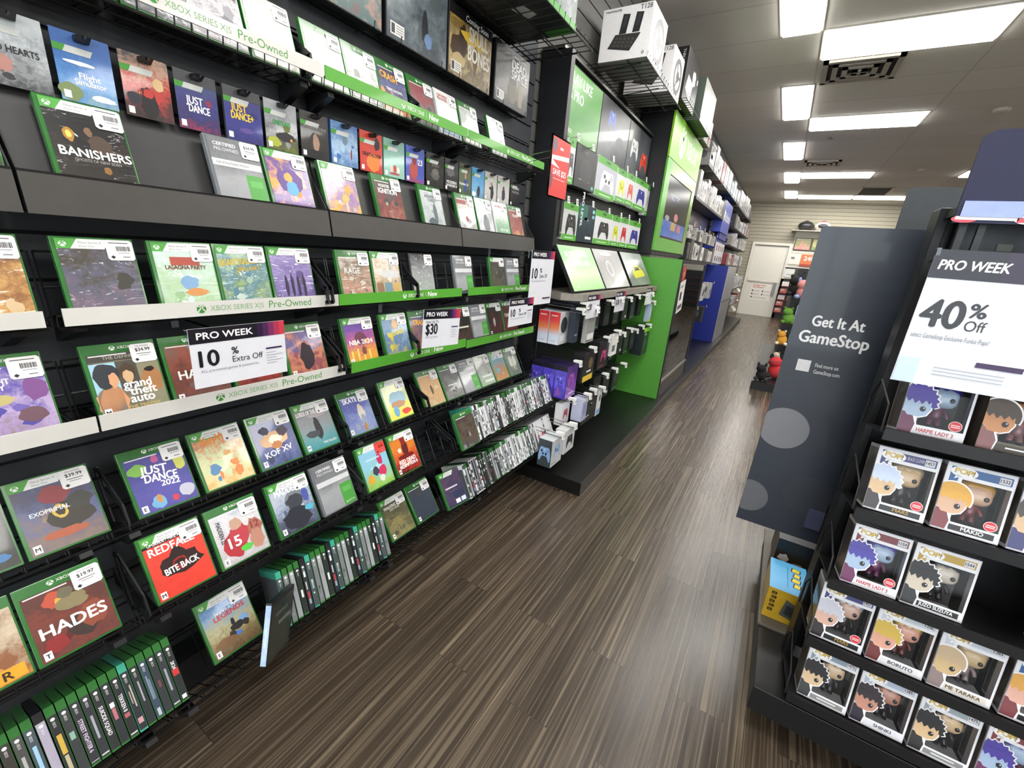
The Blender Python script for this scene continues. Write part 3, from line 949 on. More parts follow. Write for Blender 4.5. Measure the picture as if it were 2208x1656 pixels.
game_case('D', .735, 'green topped dusk city case right of the large price board', dict(k='one', pal=['3a2c3c', '8a4a50', 'c07a58', '5a5484', '7a6a94'], nb=5, blobs=[(.5, .42, .18, .3, '2a2028')], r='T'))
game_case('D', .949, 'purple to yellow striped basketball case', dict(k='sx', pal=['e0a83c', 'd89048', 'a85a88', '6a4498', '57408c'], vert=.8, nb=3, bars=[(.1, .02, .16, .3, 'f0c860'), (.3, .02, .36, .34, 'f0c860'), (.5, .02, .56, .34, 'f0c860'), (.7, .02, .76, .3, 'f0c860')], blobs=[(.5, .55, .2, .14, '6a3c50'), (.55, .28, .08, .1, '7a4a3c')], text=[('NBA 2K24', .5, .43, .1, 'f4f0f0', .8)], r='E'))
game_case('D', 1.120, 'blue and yellow cartoon case next to the black cornered divider', dict(k='sx', pal=['c8b84a', '5a7ca4', '8aa0b8', '6a90b8'], nb=7, blobs=[(.5, .75, .12, .12, 'd8b48c')], text=[('BOSS BABY', .5, .5, .1, 'e8d850', .7, .12)]))
game_case('D', 1.268, 'dark cartoon case with orange lettering half behind the tilted board', dict(k='one', pal=['b8683c', '8a5a4c', '4a4a6c', '3a2c44'], nb=6, text=[('CRASH', .4, .74, .15, 'f2a51c', .62, -.08)], s=None))
game_case('D', 1.405, 'grey blue case hidden behind the tilted price board', dict(k='one', pal=['5a6a7c', '7a8a94', '4a505c'], s=None))
game_case('D', 1.535, 'black case with thin white lettering right of the tilted board', dict(k='one', pal=['2a2422', '4c3a30', '201e1e', '2c2c2c'], nb=3, bars=[(.1, .44, .85, .49, 'd0ccc4')]))
game_case('D', 1.672, 'grey certified sleeve case in the fourth row', dict(k='cert', s='b'))
game_case('D', 1.812, 'very dark red black case in the fourth row', dict(k='sx', pal=['2c1416', '4a1c20', '1c1618', '2a2a2a'], nb=4, blobs=[(.4, .4, .08, .14, 'b0a098')], r='M'))
game_case('D', 1.955, 'red black case with white word half behind the far price board', dict(k='sx', pal=['2a1616', '6a2420', '3c1a18', '7a3a30'], nb=3, text=[('YAKUZA', .5, .5, .12, 'eeeae6', .84)], s=None))
# --- fifth row
game_case('E', -.008, 'dark green edged case cut by the left edge in the fifth row', dict(k='one', pal=['3a3c34', '2c2e2c', '4a5048'], nb=3, blobs=[(.7, .3, .14, .08, 'c8c4bc'), (.8, .16, .12, .06, '4a78a8')], s=None))
game_case('E', .133, 'blue grey case of a beast made of many shapes with a gold ring', dict(k='sx', pal=['8a7a68', '7a6a6c', '5a6488', '4a4c6c', '4a4450'], scale=12, vert=.7, nb=10, blobs=[(.5, .72, .2, .13, '8a3a40'), (.62, .4, .3, .2, '3a3630'), (.5, .48, .1, .1, 'c8a850'), (.5, .48, .06, .06, '3a3428'), (.78, .55, .16, .12, '3c3c38'), (.5, .18, .3, .06, 'a85a40')], text=[('EXOPRIMAL', .38, .5, .055, 'd8dce8', .5)], r='M', s='$39.99'))
game_case('E', .320, 'violet blue dance case with tilted white block lettering', dict(k='one', pal=['4a4688', '5650a0', '4c4c94', '423c80'], nb=0, blobs=[(.18, .78, .16, .1, '7ab04c'), (.5, .9, .06, .07, 'c05a90'), (.88, .72, .1, .14, 'c8c860'), (.34, .14, .12, .12, '70a8d0'), (.36, .2, .05, .08, 'c08a48'), (.62, .12, .06, .06, 'c83c50'), (.85, .2, .14, .12, 'b8b8c8')], text=[('JUST', .42, .66, .14, W2, .45, -.12), ('DANCE', .5, .50, .14, W2, .55, -.12), ('2022', .62, .38, .10, W2, .36, -.12)], r='E'))
game_case('E', .470, 'multicoloured orange and cream mailroom cartoon case', dict(k='sx', pal=['d8a868', 'e8c890', 'c8d4a8', 'd88850', '5c88b0'], nb=14, text=[('KeyWe', .48, .78, .14, 'e88a2c', .6, .06)], bars=[(.05, .86, .6, .96, '4c9f3d')]))
game_case('E', .622, 'blue fighting case with a bright burst in the middle', dict(k='sx', pal=['3a4260', '4a5a8c', '6a6a94', '5a6a98', '42507c'], nb=6, blobs=[(.48, .5, .34, .16, 'd8b08c'), (.5, .5, .16, .09, 'f4e8d0'), (.3, .7, .12, .08, '3a3a50'), (.72, .62, .14, .1, '4a3c48'), (.5, .38, .12, .08, 'b87a4c')], text=[('KOF XV', .5, .2, .11, 'e8e8f0', .7, .1)], r='T'))
game_case('E', .768, 'grey to teal case with a cloaked dark figure', dict(k='sx', pal=['3a8a90', '5a9498', '84888c', '8f9094', '6c6e72'], vert=.85, nb=0, blobs=[(.52, .42, .1, .24, '26282c'), (.34, .34, .2, .07, '3c3e44'), (.5, .68, .04, .05, '1f2024'), (.6, .72, .26, .05, 'a8a0a0')], text=[('LORDS OF THE FALLEN', .46, .76, .09, 'ece8e4', .86), ('THE FALLEN', .72, .08, .045, 'd8dcdc', .4)], r='M'))
game_case('E', .942, 'blue skateboarding case with a looped divider in front', dict(k='one', pal=['8a94a8', '7a88b8', '5a62a8', '4c52a0'], nb=3, blobs=[(.6, .5, .12, .24, 'c8c0b4'), (.62, .28, .1, .2, '8a92a8'), (.58, .7, .06, .06, 'd0c0ac'), (.6, .12, .06, .12, 'a87850')], text=[('SKATE', .34, .84, .12, W2, .5)], r='E'))
game_case('E', 1.137, 'bright yellow case with blue loops and a red corner', dict(k='sx', pal=['e8d848', 'e4d450', 'b8c8a0', 'e0d458'], nb=3, blobs=[(.55, .5, .36, .2, '9ab8c8'), (.5, .36, .3, .1, 'b08868'), (.75, .14, .2, .08, 'd84434'), (.34, .2, .12, .14, '6aa0c0')]))
game_case('E', 1.348, 'sandy desert case behind a looped divider in the far bay', dict(k='one', pal=['c8b088', 'b89468', 'd0a878', 'c08a58'], nb=3, blobs=[(.5, .5, .06, .16, '5c4430')]))
game_case('E', 1.492, 'grey horned shape case second in the far run of six', dict(k='one', pal=['5c5c5c', '7c7c7a', '4a4a4a', '6a6a68'], nb=5, bars=[(.25, .42, .75, .46, 'c0c0bc')]))
game_case('E', 1.632, 'grey certified case with white line, third in the far run of six', dict(k='cert', s='b'))
game_case('E', 1.770, 'green banded grey case with pale stripes in the far run of six', dict(k='one', pal=['8aa884', 'a0a4a0', '8c8e8c', '707270'], nb=3, bars=[(.3, .1, .95, .2, 'c0d0b8'), (.2, .3, .9, .38, 'c8ccc8')]))
game_case('E', 1.912, 'teal and orange off road case in the far run of six', dict(k='sx', pal=['b88a58', 'a87848', '6a98a8', '8ab4bc'], vert=.8, nb=4, text=[('DIRT 5', .5, .74, .13, 'e8ece8', .7)]))
game_case('E', 2.052, 'grey case with pale winged shape, last in the fifth row', dict(k='sx', pal=['4a5450', '6a746c', '8a9088', '5c6460'], nb=2, blobs=[(.35, .5, .14, .2, 'c8ccc4'), (.65, .5, .14, .2, 'c8ccc4'), (.5, .4, .06, .2, 'b8b8a0')]))
# --- sixth row
game_case('F', -.045, 'cream edged football case cut by the left edge', dict(k='one', pal=['c8903c', '8a5a3c', 'b8a48c', 'd0c0a8'], nb=6, bars=[(.35, .02, .95, .2, 'e0a02c')], text=[('R', .75, .05, .12, '3a2c14', .3)], s=None))
game_case('F', .0935, 'brown red case with large white serif lettering and green rim', dict(k='one', pal=['5a2422', '6a3a34', '7a3a30', '54342e', '6a2c28'], nb=3, blobs=[(.36, .82, .14, .12, 'b8503a'), (.42, .74, .07, .1, 'd0a040'), (.56, .7, .2, .12, '857a58'), (.5, .86, .1, .08, '6a6450'), (.58, .3, .18, .18, '3c2e2a'), (.22, .2, .14, .12, '8a2c2c'), (.75, .4, .2, .2, '8a4836')], text=[('HADES', .5, .33, .17, W1, .86)], r='T', s='$19.97'))
game_case('F', .296, 'bright red case with a black mouth drawing', dict(k='sx', pal=['d8382c', 'e04434', 'd03a2e'], nb=0, bars=[(.0, .835, 1., .9, '1c1618')], blobs=[(.52, .45, .38, .17, '2a1616'), (.5, .55, .16, .16, '241414'), (.5, .45, .13, .1, '8a201c'), (.5, .46, .09, .05, '301212')], text=[('UPGRADE / MIKE A', .36, .85, .04, 'ece6e4', .55), ('REDFALL', .46, .70, .12, 'f0e8e6', .78), ('BITE BACK', .52, .35, .1, 'f6f0ee', .6, .06)], r='M'))
game_case('F', .4425, 'pale football case with a red numbered shirt', dict(k='one', pal=['c8c0c4', 'b8b0b4', 'ccc8cc', 'd8d8dc', 'b8bcc8'], nb=2, blobs=[(.34, .34, .24, .26, 'b0343c'), (.5, .5, .22, .2, 'b8404a'), (.46, .72, .13, .12, 'c09a84'), (.82, .5, .16, .2, 'a86a58'), (.8, .28, .14, .2, 'b88470'), (.55, .2, .13, .07, '58c048')], text=[('15', .35, .3, .2, 'f0ece8', .3), ('12', .84, .5, .14, '8a3a3c', .22), ('MADDEN 22', .1, .66, .075, '3c3c44', .5, -1.57)], r='E'))
game_case('F', .608, 'pale blue football case with a helmet and face guard', dict(k='sx', pal=['3a3c48', '5a6078', '98a4bc', 'b8c0cc', 'a8b0c0'], nb=2, vert=.8, blobs=[(.54, .6, .26, .2, '7a8288'), (.54, .56, .22, .14, '3c4048'), (.5, .24, .36, .2, '2c2e38'), (.85, .34, .12, .06, '58b0c8'), (.84, .6, .1, .14, '5058a0')], bars=[(.3, .5, .78, .515, 'd8dce0'), (.34, .42, .74, .435, 'd8dce0'), (.5, .38, .515, .6, 'd8dce0')], text=[('MADDEN', .42, .76, .12, 'f0f0f0', .6)], r='E'))
game_case('F', .757, 'grey certified case with green side and pink label in the sixth row', dict(k='cert', s='b'))
game_case('F', .938, 'candy coloured cartoon case with a red price label', dict(k='sx', pal=['7ab04c', '9ac060', '8ac0d0', '88bcd8', 'a8d0e0'], vert=.7, nb=4, blobs=[(.68, .62, .1, .14, 'c02c5c'), (.68, .34, .16, .12, 'c83058'), (.44, .38, .12, .1, '3c3c50'), (.2, .24, .12, .1, 'd8a03c'), (.6, .18, .1, .08, 'd8d8c8')], bars=[(.2, .66, .7, .7, 'b8d4e4')], s='red'))
game_case('F', 1.088, 'red and orange western case with a dark silhouette', dict(k='sx', pal=['3a1814', 'b0342c', 'd0642c', 'd8842c', 'c04430'], vert=.75, nb=2, blobs=[(.54, .6, .13, .2, '5a201c'), (.52, .82, .1, .16, '8a2420'), (.5, .4, .34, .06, '701c1a'), (.3, .58, .08, .06, 'd8d0c0')], text=[('RED DEAD', .5, .24, .1, W2, .7), ('REDEMPTION II', .5, .14, .08, W2, .76)], r='M'))
game_case('F', 1.425, 'green banded dark battle scene case at the start of the far spine run', dict(k='one', pal=['8a8a94', '4c4a48', '5a4a3c', '3a3434', '4a3c38'], nb=7, s=None), dx=.06, dz=.01)
# --- lowest row
game_case('G', .383, 'blue sky motocross case at the left of the lowest row', dict(k='sx', pal=['6a543c', '8a7a54', 'b0ac88', '7aa0c8', '4a78c0'], vert=.9, nb=3, blobs=[(.6, .36, .16, .07, '2c2a28'), (.46, .26, .07, .06, '38342e'), (.78, .34, .07, .06, '38342e'), (.54, .46, .04, .07, '2a2a30'), (.3, .2, .24, .08, '7a5c40')], text=[('MX VS ATV', .5, .7, .05, 'e0e8f4', .5, .05), ('LEGENDS', .55, .61, .085, 'c83c48', .74, .05)], r='E'))
game_case('G', 1.037, 'olive grey survivors case between the two lower spine runs', dict(k='sx', pal=['7a7048', '8a8054', '5c5a40', '4c4c3c', '5a5a50'], nb=10, text=[('WALKING DEAD', .5, .75, .08, 'e8e6dc', .84), ('DESTINIES', .5, .68, .05, 'c8c4b4', .6)], r='M'))
game_case('G', 1.186, 'green banded dark slate case beside the olive grey one', dict(k='one', pal=['2a3038', '353c48', '3a4250', '4a4840'], nb=1, s='b', r='M'))
game_case('G', 1.345, 'purple black back cover turned aslant before the long lowest spine run', dict(k='sx', pal=['2c2c44', '3a3450', '54405c', '3c3444'], nb=6, bars=[(.1, .52, .7, .56, 'c8c4cc'), (.4, .05, .62, .17, 'd8dce4'), (.68, .05, .9, .17, 'c8d4ec'), (.35, .22, .9, .4, '28304c')], s=None), yaw=-.12, dx=.035)

# ------------------------------------------------------------------ hanging download cards of the second row
def card(y, y1, label, pal, k='sx', text=(), n=1, blobs=(), nb=5, band=None):
    _cn[0] += 1
    rng = random.Random(_cn[0] * 5)
    w, h = y1 - y, .126
    g = thing('download_card', label, 'download card', LW(-1.33, y, 1.627, .02), 'cards on pegs above the grey bins')
    b = MB()
    b.box(0, 0, 0, w, .0012 if n == 1 else .004 * n, h, ink(pal[-1]))
    b.build('card_stack', g)
    c = MB()
    c.frame((0, -.0003, 0))
    fill_cover(c, 0, 0, w, h, dict(pal=pal, nb=nb, blobs=list(blobs), text=list(text), vert=.7, scale=26), 'card_%d' % _cn[0], rng)
    if band:
        c.r2(0, h * .80, w, h, band, 3)
    c.p2([(0, h * .70), (w * .16, h * .70), (w * .22, h * .80), (0, h * .80)], '4c9f3d', 3.5)
    c.p2([(w * .16, h * .70), (w * .62, h * .70), (w * .68, h * .80), (w * .22, h * .80)], 'd4d8d4', 3.5)
    c.r2(w * .05, h * .04, w * .17, h * .15, 'e8e8e6', 4)
    c.build('card_print', g)
    b = MB()
    wall = XW + .012
    d = -1.33 - wall
    b.tube([(w / 2, d, h * .91), (w / 2, -.03, h * .925)], .0024, WIRE, n=6)
    b.hexa([(w / 2 - .012, -.006, h * .88), (w / 2 + .012, -.006, h * .88), (w / 2 + .012, -.002, h * .9), (w / 2 - .012, -.002, h * .9),
            (w / 2 - .010, -.030, h * .945), (w / 2 + .010, -.030, h * .945), (w / 2 + .012, -.004, h * .965), (w / 2 - .012, -.004, h * .965)], WIRE)
    b.build('peg_clip', g)
card(.264, .358, 'icy grey card cut by the left picture edge', ['3a3c40', '8a8c90', 'c4ccd0', 'd4dce0'], text=[('WILD HEARTS', .45, .46, .09, '2a2c30', .85)], nb=6, blobs=[(.3, .3, .16, .12, 'b08078')])
card(.369, .460, 'bright blue card with a white airliner', ['8aa8b8', '5a90c8', '3c70b8', '4468b0'], text=[('Flight', .55, .36, .09, 'eef2f8', .4), ('Simulator', .55, .27, .08, 'eef2f8', .55)], blobs=[(.42, .58, .26, .03, 'f0f2f4'), (.18, .14, .2, .12, '7a8a5c'), (.75, .12, .22, .05, 'd8e4ec')], nb=0)
card(.474, .565, 'red and black card crowded with cartoon heads', ['2a2426', '5a2a2c', 'b83a34', 'c8a088', '4a4648'], nb=14, blobs=[(.2, .3, .14, .1, '2c3038'), (.5, .26, .18, .24, '1f1c20'), (.75, .6, .12, .1, 'd8b888')])
card(.576, .668, 'dark blue card with white dance lettering', ['8a2c48', '2c2c60', '34347a', '3a4a80', '48484c'], band='4a4a4e', text=[('JUST', .42, .46, .13, 'eceef4', .4), ('DANCE', .52, .32, .13, 'eceef4', .5)], nb=3)
card(.684, .780, 'dark blue card with yellow dance lettering', ['2a2a68', '32327c', '2c3488', '3a3a80', '48484c'], n=2, band='4a4a4e', text=[('JUST', .38, .56, .14, 'f0c83c', .42), ('DANCE+', .46, .41, .14, 'f0c83c', .6)], nb=1, blobs=[(.55, .22, .2, .05, '5a4a8c')])
card(.790, .886, 'grey card with a black car and green scrawl', ['6a7030', '4c4c44', '8c9094', 'a8acb0', 'b4b6ba'], text=[('UNBOUND', .5, .52, .1, '3f9a4c', .55)], nb=3, blobs=[(.62, .3, .3, .1, '2a2a2c'), (.24, .16, .2, .1, 'a8b040'), (.78, .26, .04, .03, 'e89a40')])
card(.897, .993, 'black card with a pale young face', ['1c1b1a', '262423', '2a2826', '3c3a38', '484644'], text=[('A PLAGUE TALE', .5, .66, .06, '9a9690', .86)], nb=0, blobs=[(.5, .36, .19, .24, '3a2c26'), (.52, .36, .12, .2, 'a08470'), (.5, .1, .36, .1, '1a1a1c')])
card(1.003, 1.106, 'pale blue card stack with a small red climber', ['4a6a98', '7a9cc8', 'a8c4dc', '6a94c4', '3c6cae'], n=3, nb=6, blobs=[(.5, .62, .1, .12, '708898'), (.74, .3, .03, .14, '8a2c30')])
card(1.116, 1.214, 'red card with black figure and white title bar', ['b8342c', 'c83c30', 'd04434', 'c8382e'], nb=4, blobs=[(.6, .25, .3, .24, 'e0803c'), (.75, .74, .14, .16, '2a2020')], text=[('DEATHLOOP', .52, .395, .09, '26201f', .84)])
card(1.222, 1.324, 'mint green card stack with small cartoon group', ['8fbcae', '98c4b6', '86b6a8', '7aa898'], n=3, nb=0, blobs=[(.35, .22, .08, .08, 'd8c8b8'), (.52, .24, .08, .1, 'b85040'), (.68, .22, .08, .08, 'e0dcd0'), (.5, .1, .26, .03, 'b03c48')])
card(1.332, 1.434, 'blue card with a red baseball player', ['a83a40', '4a58a8', '3c50a8', '4860b8', '3a4ca0'], n=2, text=[('23', .75, .52, .16, 'f0f0f4', .3)], nb=0, blobs=[(.42, .34, .22, .26, 'b04a44'), (.45, .6, .12, .1, '8a2c34')])
card(1.446, 1.555, 'black card with a dim grey helmet', ['1c1a1a', '2a2826', '343230', '262524', '3a3a38'], nb=1, blobs=[(.5, .36, .24, .14, '5a5854'), (.5, .46, .18, .1, '6c6a64')], text=[('DIABLO', .5, .62, .07, '8a8078', .5)])
card(1.562, 1.652, 'black card with red strip and white block lettering', ['1f1f20', '2c2c2e', '4a4a4c', '38383a'], nb=2, blobs=[(.4, .6, .3, .14, '6a6a6c')], text=[('MODERN', .5, .24, .09, 'eceae8', .8), ('WARFARE II', .5, .14, .08, 'eceae8', .8)])
card(1.658, 1.748, 'green grey card with a man in a sports shirt', ['4a5a40', '5c6a50', '6a7058', '46503c'], nb=2, blobs=[(.52, .3, .16, .24, '3c4c8a'), (.52, .6, .08, .1, 'b89078')], text=[('Madden 24', .4, .3, .08, 'e8e8e4', .7)])
card(1.754, 1.852, 'sky blue card with a dark rider at its foot', ['6a8aa8', '7ab0d4', '5ca4d8', '4c9cd4'], nb=0, blobs=[(.55, .2, .12, .2, '2a3440'), (.2, .1, .14, .1, 'e4ecf0')], text=[])
card(1.858, 1.962, 'white card with a tall dark suited figure', ['b4b2ae', 'cac8c4', 'd0cec8', 'c4c2be'], nb=0, blobs=[(.6, .3, .13, .26, '2c2a30'), (.45, .44, .1, .05, '2c2a30'), (.55, .6, .06, .06, '8a7468')], text=[])
card(1.970, 2.080, 'white card with a leaping dark figure', ['bab8b4', 'ccccca', 'd4d2ce', 'c8c6c2'], nb=0, blobs=[(.5, .34, .14, .24, '3a3444'), (.5, .56, .08, .08, '5a4a50')], text=[])
card(2.092, 2.192, 'black card at the far end of the card row', ['1a1a1c', '222224', '2c2c2e', '1c1c1e'], nb=2, text=[('MODERN', .5, .66, .09, 'e4e4e4', .8), ('WARFARE', .5, .5, .1, '9a9a9c', .7)])

# ------------------------------------------------------------------ posters above
def poster(y, w, h, label, pal, texts, blobs, z=2.055, header=None):
    _cn[0] += 1
    rng = random.Random(_cn[0])
    g = thing('display_poster', label, 'poster', LW(-1.315, y, z), 'upcoming release posters')
    b = MB(); b.box(0, 0, 0, w, .035, h, BLK); b.build('poster_box', g, bevel=.002)
    c = MB(); c.frame((0, -.0004, 0))
    top = header if header else h
    fill_cover(c, 0.004, .004, w - .004, top - .004, dict(pal=pal, nb=4, blobs=blobs, vert=.45, scale=9, text=[], coat=.08), 'poster_%d' % _cn[0], rng)
    c.r2(.018, .016, .082, .052, 'e8e6e2', 4)
    c.r2(.022, .02, .038, .048, '3a3a3a', 5)
    for i in range(4):
        c.r2(.044, .022 + i * .007, .078, .025 + i * .007, '8a8a88', 5)
    for s, x, zz, th, col, mw in texts:
        c.t2(s, x * w, zz, th, col, 5, 'c', maxw=mw, bold=True)
    c.build('poster_print', g)
    b = MB()
    for x in (.05, w - .05):
        b.tube([(x, .072, -.006), (x, -.02, -.006), (x, -.022, .012)], .0022, WIRE, n=5)
    b.build('support_peg', g)
poster(.595, .275, .40, 'blue group scene poster, mostly above the picture edge', ['2c3a48', '3c5a6c', '6a8a90', '8a9aa0'], [], [(.5, .2, .3, .1, '9ab0b8')])
poster(.905, .30, .40, 'busy crowd scene poster in pink and teal', ['5a3c40', '2c5a58', 'a8786c', '3a4a4c', 'c09a88'], [], [(.3, .3, .14, .12, 'b88478'), (.6, .28, .16, .1, '3a7068'), (.8, .4, .1, .14, '8a4a48')])
poster(1.222, .31, .44, 'tall grey misty castle poster with a small robed figure', ['3a4048', '4a545c', '707a7e', '9aa0a0', '565e60'], [('HOGWARTS', .62, .26, .036, '8a8c86', .2), ('LEGACY', .62, .215, .03, '8a8c86', .13)], [(.6, .2, .06, .12, '22262c'), (.66, .12, .07, .05, '6a86b0'), (.3, .92, .25, .08, '2a2e30')])
poster(1.540, .292, .24, 'golden pirate ship poster with white stacked title', ['8a7a58', '6a5a3c', 'c0a878', '7a6438', 'd8b040'], [('SKULL', .66, .150, .05, 'f0ece0', .13), ('AND', .5, .128, .014, 'f0ece0', .03), ('BONES', .68, .085, .05, 'f0ece0', .15), ('Coming Soon', .62, .209, .020, 'f4f4f2', .17)], [(.2, .5, .18, .2, '4a3420'), (.3, .7, .1, .22, '3a2a1c'), (.55, .78, .3, .1, 'e0b83c'), (.22, .3, .14, .12, 'c8b080'), (.6, .45, .05, .26, '5a4020')], header=.205)
poster(1.866, .304, .24, 'dark poster of a lone helmeted shape, nearest the corner post', ['3a362e', '2c2c2c', '4a4844', '28292b', '222326'], [('DEAD', .66, .165, .036, 'd0d2d2', .13), ('SPACE', .68, .125, .036, 'd0d2d2', .15), ('Coming Soon', .64, .21, .016, 'b8b8b4', .13)], [(.5, .3, .16, .2, '6a6454'), (.5, .5, .1, .1, '57524a'), (.75, .3, .08, .24, '8a8270')])

# box standing on a wire tray above the posters
g = thing('boxed_set', 'large dark box with green lower edge on a wire tray at the top', 'boxed product', LW(-1.0, 1.56, 2.312))
b = MB(); b.box(0, 0, 0, .44, .34, .46, mat('dark_carton', '15181a', rough=.5)); b.build('carton', g, bevel=.003)
c = MB(); c.frame((0, -.0004, 0))
c.r2(0, .0, .44, .03, '4c9a3c', 1)
c.r2(.01, .03, .43, .45, art('carton_front', ['3c6a3c', '8a9094', 'c8cccc', '5a6460'], scale=7, hh=.46), 1)
c.t2('ITS', .33, .10, .05, 'd8dcdc', 3, bold=True)
c.frame((0, 0, 0), (1, 0, 0), (0, 1, 0), (0, 0, -1))
c.r2(.38, .004, .435, .12, '3f8a35', 1)
c.p2([(.16, .10), (.24, .08), (.26, .13), (.17, .16)], 'b8bcc0', 1)
c.build('carton_print', g)
b = MB()
for i in range(13):
    yy = 1.56 + i * .05
    b.tube([(XW + .02, yy, 2.306), (-.985, yy, 2.306), (-.982, yy, 2.33)], .0022, WIRE, n=4, caps=False)
for x in (XW + .03, -1.27, -1.13, -.985):
    b.tube([(x, 1.55, 2.3025), (x, 2.17, 2.3025)], .003, WIRE, n=5)
for yy in (1.57, 2.15):
    b.tube([(XW + .015, yy, 2.21), (XW + .015, yy, 2.30), (-1.05, yy, 2.3)], .004, WIRE, n=5)
tag(b.build('wire_tray'), 'black wire tray carrying the dark box above the posters', 'shelf')

# ------------------------------------------------------------------ looped plastic dividers between cases
def divider(row, y, label, d=.045, n=1):
    """upright plate square to the shelf with a slanted hand hole, pushing the cases apart"""
    X, z, t = ROW[row]
    g = MB()
    o = [(-.030, 0.004), (-.038, .045), (.062, .152), (.082, .152), (.082, .004)]
    q = [(-.028, .050), (.048, .132), (.048, .104), (-.012, .040)]
    th = .004
    for i in range(n):
        x0 = i * .018
        a = [(x0, p[0] - .004, p[1]) for p in o]
        # frame strips around the slanted hole
        def bar(p0, p1, w):
            dd = Vector((p1[0] - p0[0], p1[1] - p0[1]))
            nn = Vector((-dd.y, dd.x)).normalized() * w / 2
            g.prism([(x0, p0[0] - nn.x, p0[1] - nn.y), (x0, p1[0] - nn.x, p1[1] - nn.y), (x0, p1[0] + nn.x, p1[1] + nn.y), (x0, p0[0] + nn.x, p0[1] + nn.y)], (th, 0, 0), BLK)
        bar((-.034, .004), (-.036, .055), .013)
        bar((-.036, .05), (.055, .148), .013)
        bar((.05, .148), (.085, .148), .013)
        bar((.083, .152), (.083, .004), .013)
        bar((-.034, .045), (.05, .10), .010)
        bar((.05, .10), (.05, .146), .010)
        bar((-.036, .006), (.085, .006), .012)
    s = g.build('shelf_divider', None, LW(X, y, z + .001, t * .85))
    tag(s, label, 'shelf divider', 'looped black shelf dividers')
divider('A', .895, 'looped black divider between glare-painted cases at the end of the white top strip')
divider('A', 1.328, 'looped black divider on the top shelf after the orange racing case')
divider('C', .868, 'cluster of black dividers right of the violet figures case', n=2)
divider('C', 1.272, 'looped divider in front of the black topped wrapped case')
divider('D', .885, 'cluster of black dividers left of the striped basketball case', n=2)
divider('D', 1.258, 'looped divider before the dark cartoon case in the fourth row')
divider('E', .918, 'looped divider at the skateboarding case')
divider('E', 1.332, 'looped divider at the sandy desert case')
divider('E', .290, 'black dividers in the gap left of the dance case', n=1)
divider('F', .905, 'black divider left of the candy coloured case')
divider('F', 1.385, 'leaning black divider in the gap of the sixth row', n=2)
divider('F', .268, 'black divider just left of the bright red case', n=1)

# ------------------------------------------------------------------ cases standing spine out
SP_BODY = ['2b2c2f', '33353a', '3c3d40', '2a2d34', '77797e', '9a9ba2', 'b9babd', '4a4c50', 'd6d6d8', '5b5d62']
_proto = {}
def spine_proto(key, body, top, marks, title=None, tcol='d8d8d8', hdr=True):
    if key in _proto:
        return _proto[key]
    h, d, t = CH, .1345, .0152
    b = MB()
    shell = {'g': GREENP, 'k': BLK, 'w': WHITEP, 't': mat('teal_case_plastic', '3fa389', rough=.22, coat=.4)}[top]
    b.box(0, 0, 0, t, d, h, shell)
    o = b.build('game_case')
    c = MB()
    c.frame((0, -.0004, 0))
    c.r2(.0007, .005, t - .0007, h - (.021 if top != 'w' else .004), body, 1)
    if hdr and top != 'w':
        c.e2(t / 2, h - .029, .0036, .0036, 'e6e8e6', 2, n=10)
        c.t2('XBOX', t / 2 - .0022, h - .0345, .0042, 'd8dad8', 2, rot=-math.pi / 2, maxw=.013)
    if title:
        c.t2(title, t / 2 - .0035, h - .062, .0068, tcol, 2, rot=-math.pi / 2, maxw=.078, bold=True)
    for z0, z1, x0, x1, col in marks:
        c.r2(t * x0, h * z0, t * x1, h * z1, col, 2)
    c.frame((0, 0, 0), (0, -1, 0), (0, 0, 1), (-1, 0, 0))
    c.r2(-d + .004, .005, -.002, h - .022, ink(body), 1)
    c.build('spine_label', o)
    _proto[key] = o
    COL.objects.unlink(o.children[0])
    COL.objects.unlink(o)
    return o
def spine(proto, M, label, group):
    o = proto.copy()
    COL.objects.link(o)
    o.matrix_world = M
    for ch in proto.children:
        c = ch.copy()
        c.parent = o
        COL.objects.link(c)
    return tag(o, label, 'game case', group)
